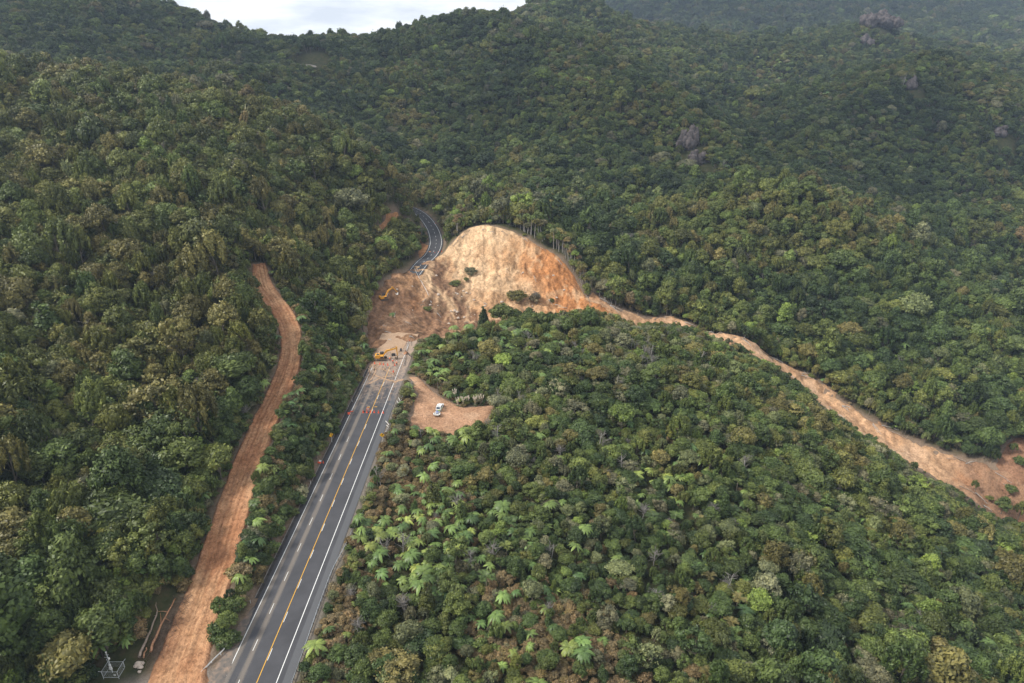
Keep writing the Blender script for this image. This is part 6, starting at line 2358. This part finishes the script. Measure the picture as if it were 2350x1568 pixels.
# rocks on the slip
for k in range(46):
    px, py = rr.uniform(900, 1300), rr.uniform(620, 745)
    if k < 14:
        px, py = rr.uniform(1035, 1090), rr.uniform(672, 735)
    p = hit(px, py)
    if sdf([p[0]], [p[1]], POLY['slip'])[0] > -3:
        continue
    s_ = rr.uniform(0.35, 1.05)
    v = ICO1 * (1 + rr.normal(0, 0.16, (len(ICO1), 1))) * np.array([1, 0.8, 0.7])
    zt_ = on_slip(p[0], p[1])
    px, py, _ = project(p[0], p[1], zt_)
    o = link('boulder', mesh_np('boulder', v * s_, ICOF1, [M['boulder']]), None, (p[0], p[1], zt_ + s_ * 0.25))
    tag(o, f'{"large" if s_ > 0.8 else "small" if s_ < 0.5 else "mid sized"} pale rock on the slip face, {num(px / 23.5)} percent across, {num(py / 15.68)} percent down', 'boulder', 'pale rocks scattered on the slip')

# ------------------------------------------------------------------ plants with a place of their own


def plant(kname, j, xyz, sc, tint_, shade_, name, label, cat, group=None, rx=0.0, rz=0.0):
    root, tr, cr = copy_plant(kname, j, name)
    root.location = xyz
    root.rotation_euler = (rx, 0, rz)
    root.scale = sc if isinstance(sc, tuple) else (sc, sc, sc)
    for q in (tr, cr):
        q['tint'], q['shade'] = float(tint_), float(shade_)
    tag(root, label, cat, group)
    return root


def slip_pt(px, py):
    p = hit(px, py)
    return (p[0], p[1], on_slip(p[0], p[1]) - 0.1)


plant('shrub', 2, slip_pt(1080, 632), (1.7, 1.3, 1.6), 0.78, 0.45, 'shrub', 'grey green shrub clinging to the middle of the slip face', 'shrub', None, 0.3)
plant('shrub', 0, slip_pt(1045, 658), (2.0, 1.4, 1.2), 0.40, 0.35, 'shrub', 'dark shrub at the foot of the grey shrub on the slip', 'shrub')
plant('shrub', 3, slip_pt(1070, 650), 1.1, 0.45, 0.4, 'shrub', 'small round shrub just below the grey shrub on the slip', 'shrub')
plant('shrub', 2, slip_pt(1185, 692), (2.6, 2.0, 2.2), 0.55, 0.35, 'shrub', 'dark broad shrub low on the orange part of the slip', 'shrub')
plant('dead', 1, slip_pt(1231, 700), (1.5, 1.5, 1.35), 0.5, 0.5, 'dead_tree', 'grey bare tree standing upright on the lower slip', 'dead tree')
plant('shrub', 0, slip_pt(1228, 696), (1.9, 1.9, 2.0), 0.72, 0.35, 'shrub', 'grey brown shrub around the bare tree on the lower slip', 'shrub')
plant('shrub', 1, slip_pt(1265, 690), 1.0, 0.5, 0.25, 'shrub', 'small dark tuft right of the bare tree on the slip', 'shrub')
plant('shrub', 1, slip_pt(979, 714), (1.6, 1.2, 0.8), 0.45, 0.45, 'shrub', 'low green tuft beside crossed logs on the brown debris', 'shrub')
p = slip_pt(902, 735)
plant('fern', 2, (p[0], p[1], p[2]), (0.9, 0.9, 1.2), 0.3, 0.4, 'tree_fern', 'leaning stump with a green top in the brown debris', 'tree fern', None, 0.2)
plant('conifer', 0, gp(1110, 756), (1.15, 1.15, 1.1), 0.10, 0.4, 'conifer_tree', 'pointed dark conifer standing before the foot of the slip', 'conifer')
plant('broadleaf', 1, gp(1152, 756), (1.9, 1.9, 1.45), 0.40, 0.4, 'broadleaf_tree', 'large round dark bush before the foot of the slip', 'tree')
plant('broadleaf', 5, gp(1184, 756), (1.4, 1.4, 1.15), 0.28, 0.35, 'broadleaf_tree', 'dark bush joined to the right of the large round bush', 'tree')
plant('broadleaf', 3, gp(1214, 748), (1.1, 1.1, 1.25), 0.16, 0.35, 'broadleaf_tree', 'narrow dark tree right of the round bush before the slip', 'tree')
plant('fern', 1, gp(1042, 772), 1.15, 0.55, 0.6, 'tree_fern', 'lone tree fern before the brown debris, left of two', 'tree fern')
plant('fern', 1, gp(1077, 772), 1.3, 0.45, 0.6, 'tree_fern', 'lone tree fern before the brown debris, right of two', 'tree fern')
plant('broadleaf', 2, at_z(555, 1330, 1.0), (0.75, 0.75, 0.55), 0.60, 0.62, 'broadleaf_tree', 'bushy yellow green tree between the lower track and the road', 'tree')
plant('shrub', 2, at_z(500, 1462, 0.6), 1.15, 0.20, 0.4, 'shrub', 'round dark shrub at the foot of the clay track bank', 'shrub')
plant('shrub', 3, at_z(515, 1448, 0.6), 0.95, 0.24, 0.4, 'shrub', 'smaller dark shrub just above the round one by the track', 'shrub')
plant('fern', 3, gp(658, 925), 0.75, 0.5, 0.5, 'tree_fern', 'single tree fern leaning over the upper clay track', 'tree fern')

for k, (px, py, kn, j, s_, t_, rx_, lb) in enumerate([
    (2092, 1078, 'broadleaf', 11, 0.62, 0.30, 0.35, 'thin leaning tree standing in the debris channel where it broadens'), (2237, 1128, 'broadleaf', 10, 0.66, 0.42, -0.15, 'lone upright tree in the brown mud near the end of the channel'),
    (1898, 985, 'broadleaf', 10, 0.55, 0.18, 0.1, 'thin dark tree on the rim at the bend of the debris channel'), (2296, 1180, 'broadleaf', 5, 1.05, 0.30, 0.0, 'broad tree at the lower edge of the brown mud, near side'), (2335, 1195, 'broadleaf', 11, 1.15, 0.46, 0.0, 'olive tree at the lower edge of the brown mud by the frame edge'),
    (2318, 1128, 'shrub', 2, 1.2, 0.36, 0.0, 'low shrub amid the brown mud at the end of the channel'), (2340, 1065, 'shrub', 0, 1.5, 0.30, 0.0, 'dark shrub on the raw brown bank above the channel end'), (2270, 1150, 'shrub', 3, 1.1, 0.5, 0.0, 'olive shrub between the lone upright tree and the broad tree'), (2322, 1042, 'broadleaf', 12, 0.7, 0.4, 0.2, 'leaning tree on the raw brown bank above the channel end'),
]):
    plant(kn, j, gp(px, py, -0.2), s_, t_, 0.5, 'shrub' if kn == 'shrub' else 'broadleaf_tree', lb, 'shrub' if kn == 'shrub' else 'tree', None, rx_, k * 1.1)

# slender pale-stemmed trees along the head of the slip
rr = np.random.default_rng(99)
sl_cr, sl_tr = [], []
for k in range(3):
    c_sp, cz_ = broadleaf(201 + k, 1.8, 9.6 + k, 11, 0.24, 60, (0.28, 0.48), 0.8)
    t_sp = Soup()
    tube(t_sp, np.column_stack([np.cumsum(rr.normal(0, 0.08, 7)), np.cumsum(rr.normal(0, 0.08, 7)), np.linspace(-0.8, cz_ + 0.4, 7)]), np.linspace(0.19, 0.09, 7), 6)
    sl_cr.append(c_sp.mesh('crown', [M['leaf']]))
    sl_tr.append(t_sp.mesh('trunk', [M['deadwood']]))
HEAD = np.array([(1045, 548), (1078, 512), (1110, 506), (1145, 510), (1182, 523), (1215, 538), (1252, 560), (1292, 588), (1322, 628), (1342, 668), (1372, 690), (1440, 712), (1520, 728), (1600, 742), (1700, 780)], float)
acc_ = np.concatenate([[0], np.cumsum(np.linalg.norm(np.diff(HEAD, axis=0), axis=1))])
for k in range(120):
    d_ = rr.uniform(0, acc_[-1] * (0.62 if k < 85 else 1.0))
    px, py = np.interp(d_, acc_, HEAD[:, 0]), np.interp(d_, acc_, HEAD[:, 1])
    p = hit(px + rr.normal(0, 3), py - rr.uniform(0, 12))
    if min(sdf([p[0]], [p[1]], POLY['slip'])[0], sdf([p[0]], [p[1]], POLY['channel'])[0]) < 0.8:
        continue
    root = empty('slender_tree', (p[0], p[1], p[2] - 0.2), rr.uniform(0, 6.3))
    s_ = rr.uniform(0.7, 1.15)
    root.scale = (s_, s_, s_)
    root.rotation_euler = (rr.normal(0, 0.08), rr.normal(0, 0.08), rr.uniform(0, 6.3))
    j = int(rr.integers(0, 3))
    for nm_, me_ in (('trunk', sl_tr[j]), ('crown', sl_cr[j])):
        o = link(nm_, me_, root)
        o['tint'], o['shade'] = float(rr.uniform(0.35, 0.92)), float(rr.uniform(0.45, 0.85))
    tag(root, f'slender pale stemmed tree on the slip rim, {num(px / 23.5)} percent across, {num(py / 15.68)} percent down', 'tree', 'slender trees along the rim of the slip')

# bleached spars standing out of the far forest
for k, (px, py, Y, h_) in enumerate([(1331, 112, 800, 15), (1976, 385, 620, 14), (1660, 395, 575, 11), (1120, 210, 720, 10), (1905, 200, 980, 14), (2075, 180, 760, 14), (1440, 560, 400, 10), (1880, 290, 700, 11)]):
    x_, y_, z_ = at_y(px, py, Y)
    zt_ = float(TG(x_, y_))
    root = empty('dead_tree', (x_, y_, zt_), k * 1.1)
    s_ = max(0.8, min(2.2, (z_ - zt_ + h_) / 8))
    root.scale = (s_, s_, s_)
    a_, b_, _ = PROTO['dead'][k % 3]
    link('trunk', b_, root)
    link('branches', a_, root)
    tag(root, f'tall bleached spar above the far forest, {num(px / 23.5)} percent across, {num(py / 15.68)} percent down', 'dead tree', 'bleached spars in the far forest')

# plumed grass round the head of the clearing
rr = np.random.default_rng(121)
gsp, psp = Soup(), Soup()
for i in range(70):
    a = rr.uniform(0, 2 * PI)
    ln = rr.uniform(1.1, 1.9)
    up = rr.uniform(0.8, 1.35)
    t = np.linspace(0, 1, 5)
    P3 = np.column_stack([np.cos(a) * ln * t * math.cos(up) * 1.1, np.sin(a) * ln * t * math.cos(up) * 1.1, ln * (t * math.sin(up) - 0.55 * t ** 2.4)])
    tube(gsp, P3, [0.03, 0.028, 0.022, 0.014, 0.004], 3)
for i in range(9):
    a = rr.uniform(0, 2 * PI)
    tx, ty = math.cos(a) * rr.uniform(0.2, 0.8), math.sin(a) * rr.uniform(0.2, 0.8)
    hh = rr.uniform(2.2, 3.0)
    tube(psp, [(tx * 0.2, ty * 0.2, 0.4), (tx * 0.7, ty * 0.7, hh * 0.7), (tx, ty, hh)], [0.02, 0.02, 0.05], 4)
    tube(psp, [(tx, ty, hh - 0.05), (tx * 1.12, ty * 1.12, hh + 0.35), (tx * 1.3, ty * 1.3, hh + 0.75)], [0.06, 0.15, 0.03], 6)
g_me, p_me = gsp.mesh('blades', [M['toetoe']]), psp.mesh('plumes', [M['plume']])
for k, (px, py, lb) in enumerate([(1050, 920, 'plumed grass clump at the near end of the row above the clearing'), (1062, 917, 'second plumed grass clump along the row above the clearing'), (1073, 915, 'middle plumed grass clump in the row above the clearing'), (1090, 916, 'dense plumed grass clump with many pale heads above the clearing'), (1104, 914, 'tallest plumed grass clump where the clearing narrows'), (1044, 905, 'small plumed grass clump behind the row above the clearing')]):
    p = at_z(px, py, -1.6)
    root = empty('plumed_grass', (p[0], p[1], float(TG(p[0], p[1]))), k * 1.3)
    root.scale = (1.0 + 0.05 * k,) * 3
    link('blades', g_me, root)
    link('plumes', p_me, root)
    tag(root, lb, 'grass clump', 'plumed grasses above the clearing')

# ------------------------------------------------------------------ rock outcrops on the far hills


ICO3, ICOF3 = ico(3)


def outcrop(px, py, Y, size, label, seed, n=7, m_=None):
    x_, y_, z_ = at_y(px, py, Y)
    zt_ = float(TG(x_, y_))
    rr = np.random.default_rng(seed)
    V, F, o_ = [], [], 0
    for k in range(int(n * 2.6)):
        c_ = rr.normal(0, 0.40, 3) * np.array(size)
        c_[2] = abs(c_[2])
        k3 = fbm(ICO3[:, 0] * 2.2 + k * 7 + seed, ICO3[:, 1] * 2.2 + ICO3[:, 2] * 2.9, 200 + k, 4)
        k4 = np.abs(fbm(ICO3[:, 0] * 5 + k, ICO3[:, 1] * 5 + ICO3[:, 2] * 1.2, 210 + k, 3))
        v = ICO3 * (1 + 0.6 * k3 - 0.6 * k4)[:, None] * np.array(size) * np.array([1, 1, 1.25]) * rr.uniform(0.26, 0.48)
        V.append(v + c_)
        F.append(ICOF3 + o_)
        o_ += len(v)
    o = link('rock_outcrop', mesh_np('rock_outcrop', np.concatenate(V), np.concatenate(F), [m_ or M['rock']]), None, (x_, y_, zt_ + size[2] * 0.12))
    tag(o, label, 'rock outcrop', 'rock outcrops on the far ridges')


for px_, py_, Y_, s_, lb_, sd_, n_ in ROCKS:
    outcrop(px_, py_, Y_, s_, lb_, sd_, n_)

# ------------------------------------------------------------------ a bend of the road high up in the saddle
bx, by, _ = at_y(705, 150, 800)
bend = catmull(np.array([(bx - 30, by + 22, 0), (bx - 8, by + 8, 0), (bx + 6, by - 10, 0), (bx + 14, by - 34, 0)], float), 8)
bz = T(bend[:, 0], bend[:, 1])
bend[:, 2] = np.linspace(bz.mean() + 1.5, bz.mean() - 0.5, len(bend))
tag(link('upper_road', ribbon('upper_road', bend, 5.0, 5, 1.2, [M['gravel']])), kind='structure')

# ------------------------------------------------------------------ clay spread over the end of the road
m, nt, b = mat('tracked_clay')
oc = objco(nt)
nz = noise(nt, oc, 0.9, 7, 0.7)
cc = ramp(nt, noise(nt, oc, 2.2, 7, 0.75), [(0.3, (0.27, 0.17, 0.105)), (0.55, (0.40, 0.275, 0.185)), (0.75, (0.50, 0.37, 0.265))])
L(nt, cc, b.inputs['Base Color'])
b.inputs['Roughness'].default_value = 0.95
b.inputs['Specular IOR Level'].default_value = 0.1
al = ramp(nt, math_(nt, 'ADD', math_(nt, 'MULTIPLY', nz, 1.0), math_(nt, 'SUBTRACT', attr(nt, 'cover'), 0.5)), [(0.44, (0, 0, 0)), (0.60, (1, 1, 1))])
L(nt, al, b.inputs['Alpha'])
bump(nt, b, nz, 0.5, 0.15)
M['tracked'] = m


def mud_ribbon(px_pts, w_, cover, parent, z):
    P = catmull(np.array([at_z(px, py, 0) for px, py in px_pts]), 10)
    d = np.gradient(P[:, :2], axis=0)
    nn = np.column_stack([-d[:, 1], d[:, 0]]) / (np.linalg.norm(d, axis=1)[:, None] + 1e-9)
    u = np.linspace(-1, 1, 7)
    X = P[:, None, 0] + nn[:, None, 0] * u * w_
    Y = P[:, None, 1] + nn[:, None, 1] * u * w_
    t = np.linspace(0, 1, len(P))[:, None]
    cv = cover * (1 - np.abs(u)[None] ** 2.0) * np.clip(np.minimum(t, 1 - t) * 5, 0, 1) ** 0.5
    me = mesh_np('mud_mark', np.column_stack([X.ravel(), Y.ravel(), np.full(X.size, z)]), grid_faces(*X.shape)[:, ::-1], [M['tracked']], None, {'cover': ('POINT', 'FLOAT', cv.ravel())})
    return link('mud_mark', me, parent)


for k, (pp_, w_, cv) in enumerate([
    ([(856, 852), (862, 840), (872, 834), (880, 836), (884, 845), (880, 858)], 0.55, 0.62), ([(853, 856), (866, 864), (890, 872), (912, 876)], 0.9, 0.72), ([(912, 862), (890, 852), (872, 847), (858, 850)], 0.7, 0.66), ([(838, 886), (860, 874), (885, 864), (905, 868)], 0.8, 0.68),
    ([(842, 880), (855, 866), (862, 850), (862, 838)], 0.7, 0.66), ([(895, 872), (905, 880), (898, 900), (884, 930)], 0.55, 0.5), ([(880, 884), (880, 900), (874, 925)], 0.5, 0.5), ([(900, 880), (916, 873), (930, 872)], 1.3, 0.75), ([(872, 866), (866, 880), (850, 905), (836, 935)], 0.5, 0.42),
    ([(886, 840), (896, 848), (905, 858)], 0.45, 0.5), ([(912, 832), (905, 826), (896, 822)], 0.5, 0.55), ([(850, 845), (848, 860), (842, 875)], 0.8, 0.6), ([(875, 890), (862, 888), (846, 893)], 0.6, 0.5), ([(915, 866), (897, 858), (883, 850), (874, 840)], 0.6, 0.62),
]):
    mud_ribbon(pp_, w_, cv, road, 0.010 + 0.0015 * k)
# the spoil spread where the road breaks off
ys = np.linspace(225, ROAD_END + 4, 60)
us = np.linspace(-2.4, ROAD_W + 2.4, 34)
YY, UU = np.meshgrid(ys, us, indexing='ij')
XX = X_LEFT(YY) + UU
nz_ = fbm(XX.ravel() / 4.5, YY.ravel() / 6, 131, 4).reshape(YY.shape)
cv = smooth(238, 252, YY + 9 * nz_ - 1.5 * np.clip(UU - 5.5, 0, 9)) * (1 - 0.95 * smooth(ROAD_W - 2.2, ROAD_W - 0.2, UU + nz_) * (YY < 262)) * 0.95
cv = np.maximum(cv, 0.55 * smooth(5.5, 2.0, UU + 2 * nz_) * smooth(226, 238, YY))
zz_m = 0.034 + 0.9 * smooth(252, ROAD_END + 2, YY) * (0.35 + 0.65 * vnoise(XX / 2.2, YY / 2.2, 141)) * smooth(ROAD_W + 1, ROAD_W - 4, UU + 0.0 * YY)
link('clay_spread', mesh_np('clay_spread', np.column_stack([XX.ravel(), YY.ravel(), zz_m.ravel()]), grid_faces(*XX.shape), [M['tracked']], None, {'cover': ('POINT', 'FLOAT', cv.ravel())}, True), road)
